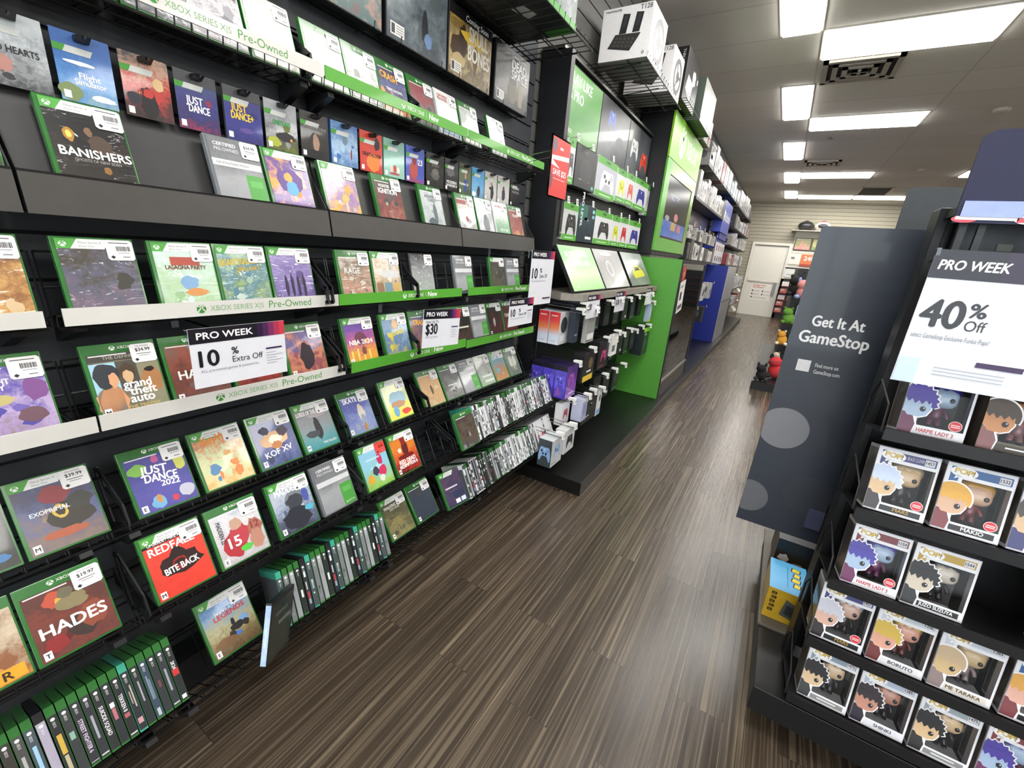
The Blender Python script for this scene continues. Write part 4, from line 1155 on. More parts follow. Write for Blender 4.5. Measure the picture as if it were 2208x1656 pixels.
TITLED = [
    ('2K24', '2c2d31', 'g', [(.42, .52, .1, .9, 'c83a3c'), (.05, .11, .2, .8, 'e6e6e6')], 'f0f0f0'), ('', '36393f', 'g', [(.05, .07, .1, .9, 'c8c8c8'), (.26, .6, .35, .62, '98a0a8')], 'a8b0b8'),
    ('', '35373c', 'g', [(.4, .5, .35, .65, '7a4a4a')], 'd0d0d0'), ('', '3c4a5c', 'g', [(.3, .66, .3, .5, '8090a0'), (.3, .6, .55, .68, '8090a0'), (.05, .16, .3, .7, 'b8c0c8')], '90a0b0'),
    ('', '303236', 'g', [(.36, .66, .4, .6, 'a0a4a8')], 'b0b4b8'), ('', '2f3136', 't', [(.36, .68, .55, .72, 'b8b0a0'), (.42, .6, .28, .42, 'a8a090'), (.12, .2, .2, .8, 'c89aa0')], 'c0b8a8'),
    ('TEKKEN 8', '2c2d30', 'g', [(.3, .36, .2, .8, 'b0606c'), (.05, .07, .1, .9, 'd0d0d0')], 'e4e4e8'), ('', '303238', 'g', [(.36, .52, .3, .7, 'b87078'), (.53, .6, .25, .75, 'e8e4e4')], 'e0e0e4'),
    ('SUICIDE SQUAD', '2f3033', 'g', [], 'e8e8ea'), ('', '34363a', 'g', [(.28, .6, .35, .62, 'a0a4a8'), (.05, .07, .1, .9, 'c8c8c8')], 'a8acb0'),
    ('STREET FIGHTER 6', '35363c', 'g', [(.05, .06, .1, .9, 'b8b8c0')], 'd8c8dc'), ('', '3a3d3f', 'g', [(.46, .56, .25, .75, '8ab0a0')], 'd0d0d0'),
    ('', '2c2d30', 'g', [(.36, .62, .25, .75, 'c8a848'), (.12, .34, .3, .7, 'b8b090'), (.03, .08, .1, .8, 'e0e0e0')], 'c8a848'), ('', 'a8a2b4', 'k', [], '6a6874'),
    ('', '48525c', 'g', [(.15, .66, .3, .68, '9ac4dc')], '9ac4dc'), ('', '4a4a4a', 'g', [(.2, .62, .3, .62, 'a8aca8')], 'b8bcb8'), ('', '3a3632', 'g', [(.2, .4, .2, .7, 'a89a80')], 'd8c8a8'), ('', '4a3038', 'k', [(.3, .5, .2, .7, '8a3a40')], 'c0b0b0')]
place = 'spine-out case, %s from the right in the left lowest run'
y = .287
for i, (tt, body, top, marks, tc) in enumerate(TITLED):
    p = spine_proto('near%d' % i, body, top, marks, tt or None, tc)
    spine(p, LW(-1.05, y - .0172 * i, .2500, .44), {'g': 'green topped ', 't': 'teal topped ', 'k': 'black topped '}[top] + place % nth(i + 1), 'spine-out cases, near left run')
rng = random.Random(11)
kinds = []
for i in range(26):
    body = rng.choice(SP_BODY)
    top = rng.choice(['g', 'g', 'g', 'g', 't', 'k']) if i < 18 else rng.choice(['g', 'w'])
    light = body in ('9a9ba2', 'b9babd', 'd6d6d8', '77797e')
    marks = []
    for j in range(rng.randint(1, 4)):
        a = rng.uniform(.06, .72)
        marks.append((a, a + rng.uniform(.02, .16), .3, .7 if rng.random() < .6 else .55, rng.choice(['e8e8e8', 'c8c8c8', 'b04048', '9aa8b8', 'd0d0d0']) if not light else rng.choice(['5a5a60', '8a8a90', '44464a'])))
    kinds.append(spine_proto('kind%d' % i, body, top, marks))
pale = []
for i in range(16):
    body = rng.choice(['c8c8cc', 'b9babd', 'd6d6d8', 'e2e2e4', '9a9ba2', '4a4c50', '3a3b3e', 'd0d0d2'])
    light = body[0] in 'cbde9'
    marks = []
    for j in range(rng.randint(2, 5)):
        a = rng.uniform(.05, .75)
        marks.append((a, a + rng.uniform(.03, .2), .15, .8 if rng.random() < .6 else .5, rng.choice(['5a5a60', '8a8a90', '2c2c30', '44464a']) if light else rng.choice(['e8e8e8', 'c8c8c8', 'd8d8dc'])))
    pale.append(spine_proto('pale%d' % i, body, ['w', 'g', 'w', 'g', 'k'][i % 5], marks, hdr=i % 2 == 0))
red = spine_proto('redmark', 'dcdcde', 'w', [(.06, .5, .1, .9, 'b8283c'), (.55, .6, .2, .8, '8a8a90')])
blank = spine_proto('blankwhite', 'e4e4e6', 'w', [(.4, .5, .4, .6, 'b8b8bc'), (.08, .1, .3, .7, '9a9a9e')])
dense = [k for i, k in enumerate(kinds) if i % 3 != 1]
n2 = 22
place = 'spine-out case, %s from the left in the middle lowest run'
for i in range(n2):
    M = LW(-1.05, .565 + .0192 * i, .2500, .44, -.10) @ Matrix.Rotation(.05, 4, 'Y')
    spine(kinds[(i * 7 + (i // 5)) % 18], M, place % nth(i + 1), 'spine-out cases, middle run')
place = 'spine-out case, %s from the left in the long far lowest run'
for i in range(52):
    p = kinds[(i * 5 + i // 7) % 26] if i < 14 and i % 3 else pale[(i * 5 + i // 5) % 16]
    if i in (41, 44, 45):
        p = red
    if i in (40, 42, 43) or i > 46:
        p = blank
    spine(p, LW(-1.04, 1.485 + .0176 * i, .247, .42), place % nth(i + 1), 'spine-out cases, far lowest run')
place = 'spine-out case, %s from the left in the far run of the sixth row'
for i in range(49):
    spine(pale[(i * 7 + i // 4) % 16] if i % 6 else kinds[i % 26], LW(-1.078, 1.572 + .0164 * i, .509, .40), place % nth(i + 1), 'spine-out cases, sixth row run')
# one case pulled out and left leaning at the start of the middle run
g = thing('game_case', 'pale blue spined case leaning askew beside the motocross case', 'game case', LW(-.985, .445, .258, .36, -1.0))
b = MB(); b.box(0, 0, 0, .016, .1345, CH, BLK); b.build('case_shell', g)
c = MB(); c.frame((0, -.0004, 0))
c.r2(.0005, .002, .0155, CH - .006, art('pale_spine', ['9ab4dc', 'b8d0ee', '8aa8d4'], scale=30), 1)
c.r2(.006, CH * .3, .0095, CH * .62, 'd0dcec', 2)
c.frame((0.016, 0, 0), (0, 1, 0), (0, 0, 1), (1, 0, 0))
c.r2(.004, .006, .13, CH - .012, art('dark_back', ['1c241e', '2c342c', '141816'], scale=20), 1)
c.r2(.05, .09, .12, .10, '6a7068', 2)
c.r2(.03, .12, .10, .13, '4c544c', 2)
c.build('cover_sheet', g)

# ------------------------------------------------------------------ price boards on clear arms
PURP = mat('board_purple', '4a2450', rough=.3)
def board(y, w, z, h, X, label, big, sub, extra=None, tall=False, tilt=0.0, roll=0.0, arm=True, group='white price boards', prefix=None, cat='sign'):
    g = thing('price_board', label, cat, LW(X, y, z, tilt) @ Matrix.Rotation(roll, 4, 'Y'), group)
    b = MB(); b.box(0, 0, 0, w, .002, h, mat('board_card', 'dedfe6', rough=.3, coat=.3, var=.02)); b.build('board_panel', g)
    c = MB(); c.frame((0, -.0003, 0))
    hb = h * (.25 if not tall else .15)
    c.r2(0, h - hb, w, h, '17141f', 1)
    for i, col in enumerate(('2a1838', '4a2450', '7a2c5c', 'a8344f', 'c83c4c')):
        c.r2(w * (.68 + .064 * i), h - hb, w * (.68 + .064 * (i + 1)), h, col, 1.5)
    c.t2('PRO WEEK', w * .07, h - hb * .72, hb * .44, 'f4f4f6', 2, bold=True, squeeze=1.2, maxw=w * .56)
    zb = h * (.36 if not tall else .5)
    nb = h * (.24 if not tall else .16)
    if prefix:
        c.t2(prefix, w * .07, zb + nb * 1.2, nb * .3, '2a2a30', 2)
    c.t2(big, w * .07, zb, nb * 1.12, '16161b', 2, bold=True, maxw=w * .30)
    if sub:
        c.t2('%', w * .39, zb + nb * .62, nb * .5, '2a2a30', 2, bold=True)
        c.t2(sub, w * .39, zb + nb * .02, nb * .44, '2a2a30', 2, maxw=w * .33)
    c.t2(extra or 'ALL pre-owned games & accessories.', w * .07, zb - nb * .42, nb * .2, '8a8c98', 2, maxw=w * .6)
    x0, z0 = (w * .76, h * .30) if not tall else (w * .6, h * .06)
    c.r2(x0, z0 + h * .2 * (1 if not tall else .2), w * .95, z0 + h * .23 * (1 if not tall else .3), '3c2450', 2)
    for i in range(5 if not tall else 2):
        c.r2(x0, z0 + h * (.13 - .05 * i) * (1 if not tall else .3), w * (.95 if i % 2 else .88), z0 + h * (.142 - .05 * i) * (1 if not tall else .3), 'a4a6b0', 2)
    c.build('board_print', g)
    if arm:
        b = MB()
        d = X - XW - .014
        b.box(.0, .002, h - .04, .004, .02, h - .004, clear('clear_plastic'))
        b.tube([(w * .5, .004, h - .03), (w * .5, d * .98, h - .03)], .0025, clear('clear_plastic'), n=6)
        b.box(w * .5 - .008, d - .004, h - .06, w * .5 + .008, d, h - .01, mat('clear_arm_base', '9a9fa6', rough=.2))
        b.build('clear_arm', g)
board(.416, .213, 1.056, .134, -1.05, 'large white price board reading 10% in front of the fourth row', '10', 'Extra Off')
board(1.135, .208, 1.04, .14, -1.05, 'white price board reading $30, hung slightly crooked', '$30', None, prefix='Save Up To', extra='select new games', roll=.06)
board(1.717, .228, 1.054, .13, -1.05, 'small white price board reading 10% at the end of the fourth row', '10', 'Extra Off')
board(1.887, .245, 1.143, .268, -1.05, 'tall narrow white price board reading 10% by the corner post', '10', 'Extra Off', tall=True)

# ------------------------------------------------------------------ second fixture: controllers and accessories
WOODG = mat('grey_wood_edge', '8a837a', rough=.45, var=.12, scale=40)
b = MB()
b.box(-1.385, 2.46, .09, -1.275, 4.25, 2.44, BLK)
b.box(-1.275, 2.46, 1.455, -1.222, 4.25, 1.4835, mat('dark_ledge', '3a3633', rough=.5))
fx = tag(b.build('display_backboard', bevel=.003), 'black backboard of the controller display past the corner post', 'display fixture')
b = MB(); b.box(-1.385, 2.41, 1.2, -1.21, 2.455, 2.439, BLK); b.box(-1.385, 2.41, .09, -1.28, 2.455, 1.2, BLK)
b.box(-1.39, 2.40, 2.44, -1.25, 4.25, 2.455, mat('rail_metal', '6a6a68', rough=.3, metal=.8)); b.build('corner_post', fx)
b = MB(); b.box(-1.387, 2.235, 0, -.765, 13.4, .088, mat('black_platform', '0b0b0b', rough=.38)); b.box(-.768, 2.235, .0, -.7645, 13.4, .0885, mat('platform_edge', '3b3733', rough=.45))
tag(b.build('platform'), 'long low black platform running under the wall displays', 'platform')

def sheet(y, w, z, h, X, label, fn, name='graphic_panel', tilt=0.0, cat='graphic panel', group='graphic panels of the controller display', th=.012):
    g = thing(name, label, cat, LW(X, y, z, tilt), group)
    b = MB(); b.box(0, 0, 0, w, th, h, BLK); b.build('panel_board', g)
    c = MB(); c.frame((0, -.0004, 0)); fn(c, w, h); c.build('panel_print', g)
    return g
def gp1(c, w, h):
    c.r2(.004, .004, w - .004, h - .004, art('green_graphic', ['5c9a48', '3f8a34', '55a040', '6cac58'], scale=4, hh=h, vert=.7, fine=.1, coat=.1), 1)
    c.t2('PLAY LIKE', .05, h - .085, .052, 'f0f4ec', 2, bold=True, maxw=.36)
    c.t2('A PRO', .05, h - .165, .052, 'f0f4ec', 2, bold=True, maxw=.22)
    logo(c, .045, .035, .016, 'f0f4ec', '4f9a40', 2)
    c.t2('XBOX', .07, .024, .022, 'f0f4ec', 2, maxw=.07)
def gp2(c, w, h):
    c.r2(.004, .004, w - .004, h - .004, art('dark_graphic', ['2a2c30', '5a5e64', '3c4046', '26282c'], scale=3, hh=h, fine=.1, coat=.12), 1)
    gamepad(c, w * .36, h * .72, .13, '5c78c8', '3a50a0', 2)
    c.blob2(w * .7, h * .4, .07, .05, '55595e', 2)
def gp3(c, w, h):
    c.r2(.004, .004, w - .004, h - .004, art('dark_graphic', ['2a2c30', '5a5e64', '3c4046', '26282c'], scale=3, hh=h, fine=.1, coat=.12), 1)
    gamepad(c, w * .3, h * .55, .17, 'd8dcdc', '6a6e72', 2)
    gamepad(c, w * .78, h * .42, .17, 'd8482c', '8a2c1c', 2)
PX = -1.262
sheet(2.47, .55, 2.06, .36, PX, 'green header panel reading PLAY LIKE A PRO', gp1)
sheet(3.025, .60, 2.06, .36, PX, 'dark header panel with a blue controller picture', gp2)
sheet(3.63, .60, 2.06, .36, PX, 'dark header panel with white and orange controllers', gp3)
def gs1(c, w, h):
    c.r2(.003, .003, w - .003, h - .003, art('lime_graphic', ['7cb860', 'a8d090', '5fae48', '4fa03c'], scale=3, hh=h, vert=.8, fine=.1, coat=.12), 1)
    c.t2('BE YOU AT THE', .07, h - .075, .034, 'f4f6ee', 2, bold=True, maxw=.36)
    c.t2('STARTING LINE', .07, h - .13, .034, 'f4f6ee', 2, bold=True, maxw=.36)
    c.r2(.07, h - .155, .11, h - .148, 'd8e84c', 2)
    c.t2('Xbox Series X|S', .07, h - .19, .016, 'eef4e8', 2, maxw=.16)
    c.t2('XBOX', .06, .02, .012, 'e8f0e0', 2)
def gs2(c, w, h):
    c.r2(.003, .003, w - .003, h - .003, art('silver_graphic', ['b8b8b4', '8a8a86', '6a6a68', '7c7c7a'], scale=3, hh=h, fine=.1, coat=.12), 1)
    c.ring2(w * .42, h * .5, .05, .062, 'f2f2ee', 2)
    c.e2(w * .45, h * .88, .12, .012, 'dcdcd8', 2)
def gs3(c, w, h):
    c.r2(.003, .003, w - .003, h - .003, art('car_graphic', ['8a8c84', '6a706c', '98a09c', 'b0b4b0'], scale=4, hh=h, fine=.15, coat=.12), 1)
    c.p2([(w * .25, h * .35), (w * .4, h * .6), (w * .6, h * .62), (w * .8, h * .42), (w * .82, h * .28), (w * .3, h * .22)], 'c8c428', 2)
    c.p2([(w * .4, h * .55), (w * .58, h * .57), (w * .66, h * .47), (w * .38, h * .44)], '3a3c38', 3)
for yy, w, lab, fn in ((2.40, .53, 'slanted green board reading STARTING LINE on the counter', gs1), (2.95, .55, 'slanted silver board with a pale ring on the counter', gs2), (3.56, .60, 'slanted grey board with a yellow car on the counter', gs3)):
    sheet(yy, w, 1.1945, .30, -1.03, lab, fn, 'slanted_board', .53, 'counter board', 'slanted boards on the counter', th=.02)
g = thing('counter', 'grey wood counter ledge under the slanted boards', 'counter')
b = MB()
b.prism([(-1.274, 2.46, 1.14), (-1.20, 2.46, 1.14), (-1.20, 2.40, 1.14), (-1.10, 2.37, 1.14), (-.99, 2.44, 1.14), (-.99, 4.25, 1.14), (-1.274, 4.25, 1.14)], (0, 0, .042), WOODG)
b.build('counter_top', g)
b = MB(); b.box(-1.274, 2.545, 1.08, -1.02, 2.56, 1.14, BLK); b.box(-1.274, 4.20, 1.08, -1.02, 4.22, 1.14, BLK); b.build('counter_bracket', g)
for yy, w, big, lab in ((2.515, .215, '$30', 'small counter price board reading $30 below the green slanted board'), (3.05, .22, '$120', 'small counter price board reading $120 below the silver slanted board'), (3.86, .22, '', 'small counter price board by the green kiosk side')):
    board(yy, w, 1.028, .145, -.985, lab, big, None, prefix='Save', extra='select items', arm=False, group='counter price boards')

TAG = mat('white_price_tag', 'e6e6e2', rough=.4)
def peg(parent, w, h, d, ext=0.0):
    if ext:
        # long double-wire hook reaching past the pack, with a white tag holder at its tip
        b = MB()
        b.tube([(w / 2, d, h + .006), (w / 2, -ext, h + .006), (w / 2, -ext - .006, h + .016)], .0025, CHROME, n=5)
        b.tube([(w / 2, d, h + .030), (w / 2, -ext, h + .026)], .002, CHROME, n=5)
        b.build('peg', parent)
        b = MB()
        b.prism([(w / 2 - .003, -ext + .05, h + .022), (w / 2 - .003, -ext + .05, h + .034), (w / 2 - .003, -ext, h + .036), (w / 2 - .003, -ext - .004, h - .004), (w / 2 - .003, -ext + .006, h - .004), (w / 2 - .003, -ext + .010, h + .020)], (.03, 0, 0), TAG)
        b.frame((w / 2 - .003, -ext - .0045, h - .004))
        b.r2(.006, .016, .024, .026, '8a8a88')
        b.build('price_tag', parent)
        return
    b = MB()
    b.tube([(w / 2, d, h + .006), (w / 2, -.03, h + .006), (w / 2, -.036, h + .016)], .0025, CHROME, n=5)
    b.build('peg', parent)
    b = MB()
    b.prism([(w / 2 - .016, -.034, h - .012), (w / 2 + .016, -.034, h - .012), (w / 2 + .016, -.030, h + .026), (w / 2 - .016, -.030, h + .026)], (0, -.0015, 0), TAG)
    b.frame((w / 2 - .016, -.0362, h - .012))
    b.r2(.004, .022, .028, .03, '8a8a88'); b.r2(.004, .008, .02, .014, '5a5a5a')
    b.build('price_tag', parent)

def hang_box(y, w, z, h, X, d, label, base, fn, name='controller_box', cat='boxed controller', group='boxed controllers on pegs', back=None, pegs=True, side=None, ext=0.0):
    g = thing(name, label, cat, LW(X, y, z), group)
    b = MB(); b.box(0, 0, 0, w, d, h, base if not isinstance(base, str) else ink(base)); b.build('carton', g, bevel=.002)
    c = MB(); c.frame((0, -.0005, 0)); fn(c, w, h)
    if side:
        c.frame((-.0005, d, 0), (0, -1, 0), (0, 0, 1), (-1, 0, 0)); side(c, d, h)
    c.build('carton_print', g)
    if pegs:
        peg(g, w, h, (X - PX) if back is None else X - back, ext)
    return g
def xpad(col, dark='2c2c2e', bg='d6d6da', s=.62):
    def fn(c, w, h):
        c.r2(.002, h * .16, w - .002, h * .82, bg, 1)
        c.r2(.0, h * .82, w, h, '58a83c', 1.5)
        c.r2(.0, .0, w, h * .16, '58a83c', 1.5)
        c.r2(w * .2, h * .06, w * .8, h * .09, 'c8dcc0', 2)
        c.e2(w * .5, h * .92, w * .12, h * .03, '2c5c20', 2)
        gamepad(c, w * .55, h * .47, h * s, col, dark, 2, sq=w / h * .95 if w / h > 1.1 else w / h * .9)
    return fn
def plain(bg, bits):
    def fn(c, w, h):
        c.r2(.002, .002, w - .002, h - .002, bg, 1)
        for q in bits:
            if q[0] == 't':
                c.t2(q[1], w * q[2], h * q[3], h * q[4], q[5], 3, 'c', maxw=w * .86, bold=True, rot=q[6] if len(q) > 6 else 0)
            elif q[0] == 'r':
                c.r2(w * q[1], h * q[2], w * q[3], h * q[4], q[5], 2)
            elif q[0] == 'e':
                c.e2(w * q[1], h * q[2], w * q[3], h * q[4], q[5], 2.5)
            elif q[0] == 'p':
                gamepad(c, w * q[1], h * q[2], h * q[3], q[4], '2c2c2e', 2, sq=w / h * .95)
    return fn
BX = -1.205
hang_box(2.475, .10, 1.80, .235, BX, .05, 'white controller box partly behind the red hanging sign', 'e4e4e4', xpad('5a5a58'))
hang_box(2.59, .335, 1.80, .23, BX, .045, 'black controller box with faint lettering in the upper row', '26272a', plain('2a2a2c', [('e', .5, .45, .28, .3, '3a3a3c'), ('t', 'FUSION', .45, .86, .06, '8a8a88'), ('r', .2, .2, .7, .22, 'a8a8a6'), ('e', .88, .1, .06, .05, '58b8a0')]))
hang_box(2.94, .385, 1.795, .245, BX, .05, 'white controller pictured on a green banded box in the upper row', 'e4e4e6', xpad('f0f0f6', '2a2a2c', 'b4b7c2', .66))
hang_box(3.345, .21, 1.81, .225, BX, .05, 'yellow controller pictured on a green banded box in the upper row', 'e4e4e6', xpad('d8dc2c', '8a8c20'))
hang_box(3.565, .215, 1.815, .225, BX, .05, 'coral red controller pictured on a green banded box in the upper row', 'e4e4e6', xpad('d8604c', '98402c'))
hang_box(3.79, .36, 1.81, .235, BX, .05, 'deep blue controller pictured on a green banded box in the upper row', 'e4e4e6', xpad('3c3c94', '28286a'))
hang_box(4.16, .085, 1.79, .25, BX, .05, 'grey controller box at the end of the upper row', 'd8d8d8', xpad('b4aeac', '7a7674'))
hang_box(2.47, .03, 1.50, .2, BX, .04, 'narrow dark accessory pack at the start of the lower row', '2c2e2c', plain('33352f', [('r', .2, .1, .8, .14, '8ac060'), ('r', .2, .5, .6, .52, '8a8a88')]), name='accessory_pack', cat='accessory pack')
hang_box(2.505, .215, 1.485, .215, BX, .05, 'green banded box with a black controller in the lower row', 'dcdcdc', xpad('2c2c2e', '5a5a5c', 'c4c6c6', .7))
hang_box(2.725, .29, 1.485, .235, BX, .045, 'dark teal controller box with vertical white lettering', '1f2c33', plain('20303a', [('r', .0, .6, .5, .98, '2c6a5c'), ('p', .55, .5, .5, '2a3c48'), ('t', 'PRO LEVEL', .12, .84, .13, 'f0f4f4', -1.57), ('r', .5, .1, .85, .17, 'e8ecec'), ('e', .86, .86, .08, .05, '7ad0c0'), ('e', .86, .72, .08, .05, '7ac0d0')]))
hang_box(3.02, .335, 1.488, .225, BX, .05, 'green banded box with a black controller beside the teal one', 'e2e2e4', xpad('2a2a2c', '4a4a4c'))
hang_box(3.365, .19, 1.49, .22, BX, .05, 'yellow controller pictured on a box in the lower row', 'e4e4e6', xpad('ccd42c', '7c8420'))
hang_box(3.565, .20, 1.49, .225, BX, .05, 'bright red controller pictured on a box in the lower row', 'e4e4e6', xpad('cc2c34', '7c1c20'))
hang_box(3.785, .34, 1.49, .225, BX, .05, 'violet blue controller pictured on the last box of the lower row', 'e4e4e6', xpad('44409a', '2c2a70'))
# red hanging sign on two wires
g = thing('hanging_sign', 'red clear edged sign reading SAVE $25 hanging in front of the controllers', 'sign', LW(-1.0, 1.885, 1.65) @ Matrix.Rotation(.0, 4, 'Y'))
b = MB(); b.box(0, 0, 0, .20, .004, .255, clear('clear_plastic')); b.build('sign_sleeve', g)
c = MB(); c.frame((0, -.0004, 0))
c.r2(.008, .006, .192, .248, 'd43c38', 1)
c.p2([(.01, .155), (.19, .17), (.19, .19), (.01, .172)], 'f4eeea', 2)
c.p2([(.01, .135), (.10, .128), (.01, .158)], 'f4eeea', 2)
c.t2('SAVE $25', .10, .098, .024, 'f8f2f0', 3, 'c', bold=True, maxw=.15)
c.r2(.04, .08, .16, .083, 'f0c8c4', 2)
c.blob2(.03, .215, .022, .03, '6a6a78', 2); c.blob2(.02, .07, .014, .03, '7a4a5c', 2)
c.r2(.085, .205, .118, .215, 'f0d8d4', 3)
c.build('sign_print', g)
b = MB()
for zz in (.245, .215):
    b.tube([(.196, .002, zz), (.25, .383, zz - .04)], .0018, CHROME, n=5)
b.build('sign_wire', g)

# accessories hung below the counter
ACB = -1.274
def acc(y, w, z, h, X, d, label, col, front, side=None, **k):
    return hang_box(y, w, z, h, X, d, label, col, front, name='accessory_pack', cat='accessory pack', group='accessories hung below the counter', back=ACB, side=side, ext=max(.02, -.965 - X) if X < -.99 else .03, **k)
def grad(key, pal):
    def fn(c, w, h):
        c.r2(.001, .001, w - .001, h - .001, art(key, pal, scale=4, vert=.97, hh=h, distort=0, fine=.02), 1)
        c.r2(w * .15, h * .86, w * .75, h * .9, 'f0c0b8', 2)
        c.r2(w * .15, h * .1, w * .7, h * .12, 'a8b0c0', 2)
    return fn
RG = ['d8dce8', 'd0d8e8', 'e88a54', 'e04c48', 'd8343c']
acc(2.36, .13, .868, .20, -1.08, .071, 'red to white box hung in front under the counter', 'c8ccd8', plain('c8c8cc', [('e', .45, .6, .35, .25, '3a3c40'), ('r', .1, .1, .9, .3, 'e4e6ea')]), grad('redfade', RG))
acc(2.36, .13, .868, .20, -1.155, .071, 'red to white box hung behind its twin under the counter', 'c8ccd8', plain('c8c8cc', []), grad('redfade', RG), pegs=False)
def psd(c, w, h):
    c.r2(.001, .001, w - .001, h - .001, art('violet_side', ['5a4cc0', '4a3cb0', '5c50c8', '3a2c8c'], scale=9, hh=h), 1)
    c.r2(.001, h * .86, w - .001, h - .001, '1c1824', 2)
    gamepad(c, w * .5, h * .52, h * .52, '6a5cdc', '2c2460', 2, sq=.6)
    c.p2([(w * .1, h * .05), (w * .35, h * .4), (w * .6, h * .1)], '8a4ca8', 3)
def pfr(c, w, h):
    c.r2(.001, .001, w - .001, h - .001, art('violet_front', ['6a3ca0', '8a48b0', '5a3490', '402868'], scale=9, hh=h), 1)
    gamepad(c, w * .45, h * .6, h * .45, 'a058b8', '402868', 2, sq=.8)
    c.r2(w * .3, h * .12, w * .75, h * .15, 'e8d8f0', 2)
for i, lab in enumerate(('foremost', 'middle', 'rearmost')):
    acc(2.405, .16, .52, .213, -1.012 - .086 * i, .084, 'purple controller box, %s of three on one peg' % lab, '2a2048', pfr, psd, pegs=i == 0)
acc(2.60, .19, .595, .20, -.985, .08, 'black pack with yellow foot beside the purple boxes', '1f1f20', plain('232324', [('r', .0, .0, .9, .2, 'd8b83c'), ('e', .6, .6, .2, .2, '6a5a40'), ('r', .3, .3, .7, .36, 'e8e4d8')]))
acc(2.86, .2, .63, .20, -.985, .08, 'black pack with a pink controller picture', '1c1c1e', plain('222024', [('p', .5, .5, .5, 'b83c78'), ('r', .1, .08, .6, .12, '8a3a60')]))
acc(2.44, .07, .88, .22, -1.02, .04, 'dark blue accessory pack under the counter beside the red boxes', '28303c', plain('2c3442', [('r', .2, .2, .8, .24, '8a94a0')]))
acc(2.60, .14, .86, .20, -1.0, .03, 'grey white slim pack partly behind the $30 counter board', 'a8a8a4', plain('8c8c8a', [('r', .1, .1, .9, .3, 'd8d8d4'), ('r', .1, .06, .5, .09, '3a3a3a')]))
dk = [plain('1f2422', [('r', .1, .08, .9, .12, '4a8a40'), ('e', .5, .5, .3, .2, '343a38')]), plain('232625', [('t', 'XBOX', .5, .8, .1, '8ab07a'), ('r', .2, .2, .8, .5, '3a403e')]),
      plain('1a1d1c', [('e', .5, .55, .25, .2, '505654'), ('r', .2, .1, .5, .14, '5a9a4c')]), plain('26282a', [('r', .1, .7, .9, .9, '3c3e40'), ('r', .6, .1, .9, .2, 'c8c8c4')])]
lab = ['slim black pack %s in the upper accessory row', 'dark boxed cable %s in the middle accessory row', 'black green edged pack %s in the bottom accessory row']
plc = ['left of centre', 'at the centre', 'right of centre', 'next to the silver board', 'near the kiosk side', 'closest to the kiosk side']
for i, yy in enumerate((2.88, 3.10, 3.32, 3.54, 3.76, 3.98)):
    acc(yy, .12, .90 + .01 * (i % 2), .19, -1.07, .05, lab[0] % plc[i], '1e2120', dk[i % 4])
for i, yy in enumerate((3.10, 3.29, 3.47, 3.65, 3.83)):
    acc(yy, .13, .60 + .015 * (i % 3), .20, -1.05, .07, lab[1] % plc[i + 0], '1c1f1e', dk[(i + 1) % 4])
for i, yy in enumerate((3.00, 3.22, 3.45)):
    acc(yy, .15, .31, .22, -1.04, .08, lab[2] % plc[i + 2], '1b201d', dk[(i + 2) % 4])
acc(3.07, .13, .70, .16, -.97, .03, 'slim white card pack on the peg above the pink controller pack', 'dcdcd8', plain('e4e4e0', [('r', .1, .2, .6, .5, '6a6a6c')]))
acc(4.02, .19, .545, .26, -.985, .11, 'black box with bright green top beside the kiosk side', '20282a', plain('1c2426', [('r', .0, .84, 1., 1., '8ac83c'), ('t', 'XBOX', .4, .72, .06, 'e0e4e0'), ('e', .5, .4, .25, .2, '34424a')]))
acc(4.07, .09, .86, .16, -.985, .04, 'pale blue pack with yellow foot against the kiosk side', 'a8b8d0', plain('a4b4d4', [('r', .0, .0, 1., .14, 'c8c040'), ('r', .2, .3, .8, .8, 'c0ccdc')]))
acc(2.63, .27, .28, .205, -.965, .13, 'black box with a green outlined controller above the platform', '171b1a', plain('191f1d', [('p', .6, .5, .6, '2c3430'), ('r', .5, .55, .75, .6, '4cb84c'), ('r', .2, .2, .5, .24, 'd8dcd8'), ('e', .3, .8, .04, .03, 'e0e0e0')]))
acc(2.905, .09, .27, .19, -.965, .10, 'white blue box behind the green outlined one', 'd4d8dc', plain('d8dadc', [('e', .6, .7, .15, .15, '2c2e34'), ('r', .1, .05, .9, .25, '7aa0d0')]))
acc(2.41, .12, .335, .15, -1.02, .05, 'white box with a red controller above the platform corner', 'd8d8d8', plain('d4d6d8', [('p', .5, .5, .55, 'b82434')]))
acc(2.54, .085, .345, .16, -.935, .075, 'lavender box with a white top beside the red controller box', 'b8bcd4', plain('a8acd0', [('r', .0, .86, 1., 1., 'eceae4'), ('e', .5, .5, .35, .25, '9094bc')]))
acc(2.30, .15, .20, .16, -.93, .07, 'white box with a black controller at the platform corner', 'd0d2d2', plain('c8caca', [('p', .5, .5, .6, '1f1f22')]))
acc(2.13, .15, .175, .175, -.935, .09, 'white box with a pale blue controller hung lowest at the corner', 'ccd0d4', plain('c4c6c8', [('p', .5, .55, .6, '9cb8d8'), ('r', .1, .1, .5, .14, '8a8c90')]), lambda c, w, h: (c.r2(.001, .001, w, h, '3c4448', 1), gamepad(c, w * .5, h * .5, h * .66, '8cacd8', '20242c', 2, sq=.62)))

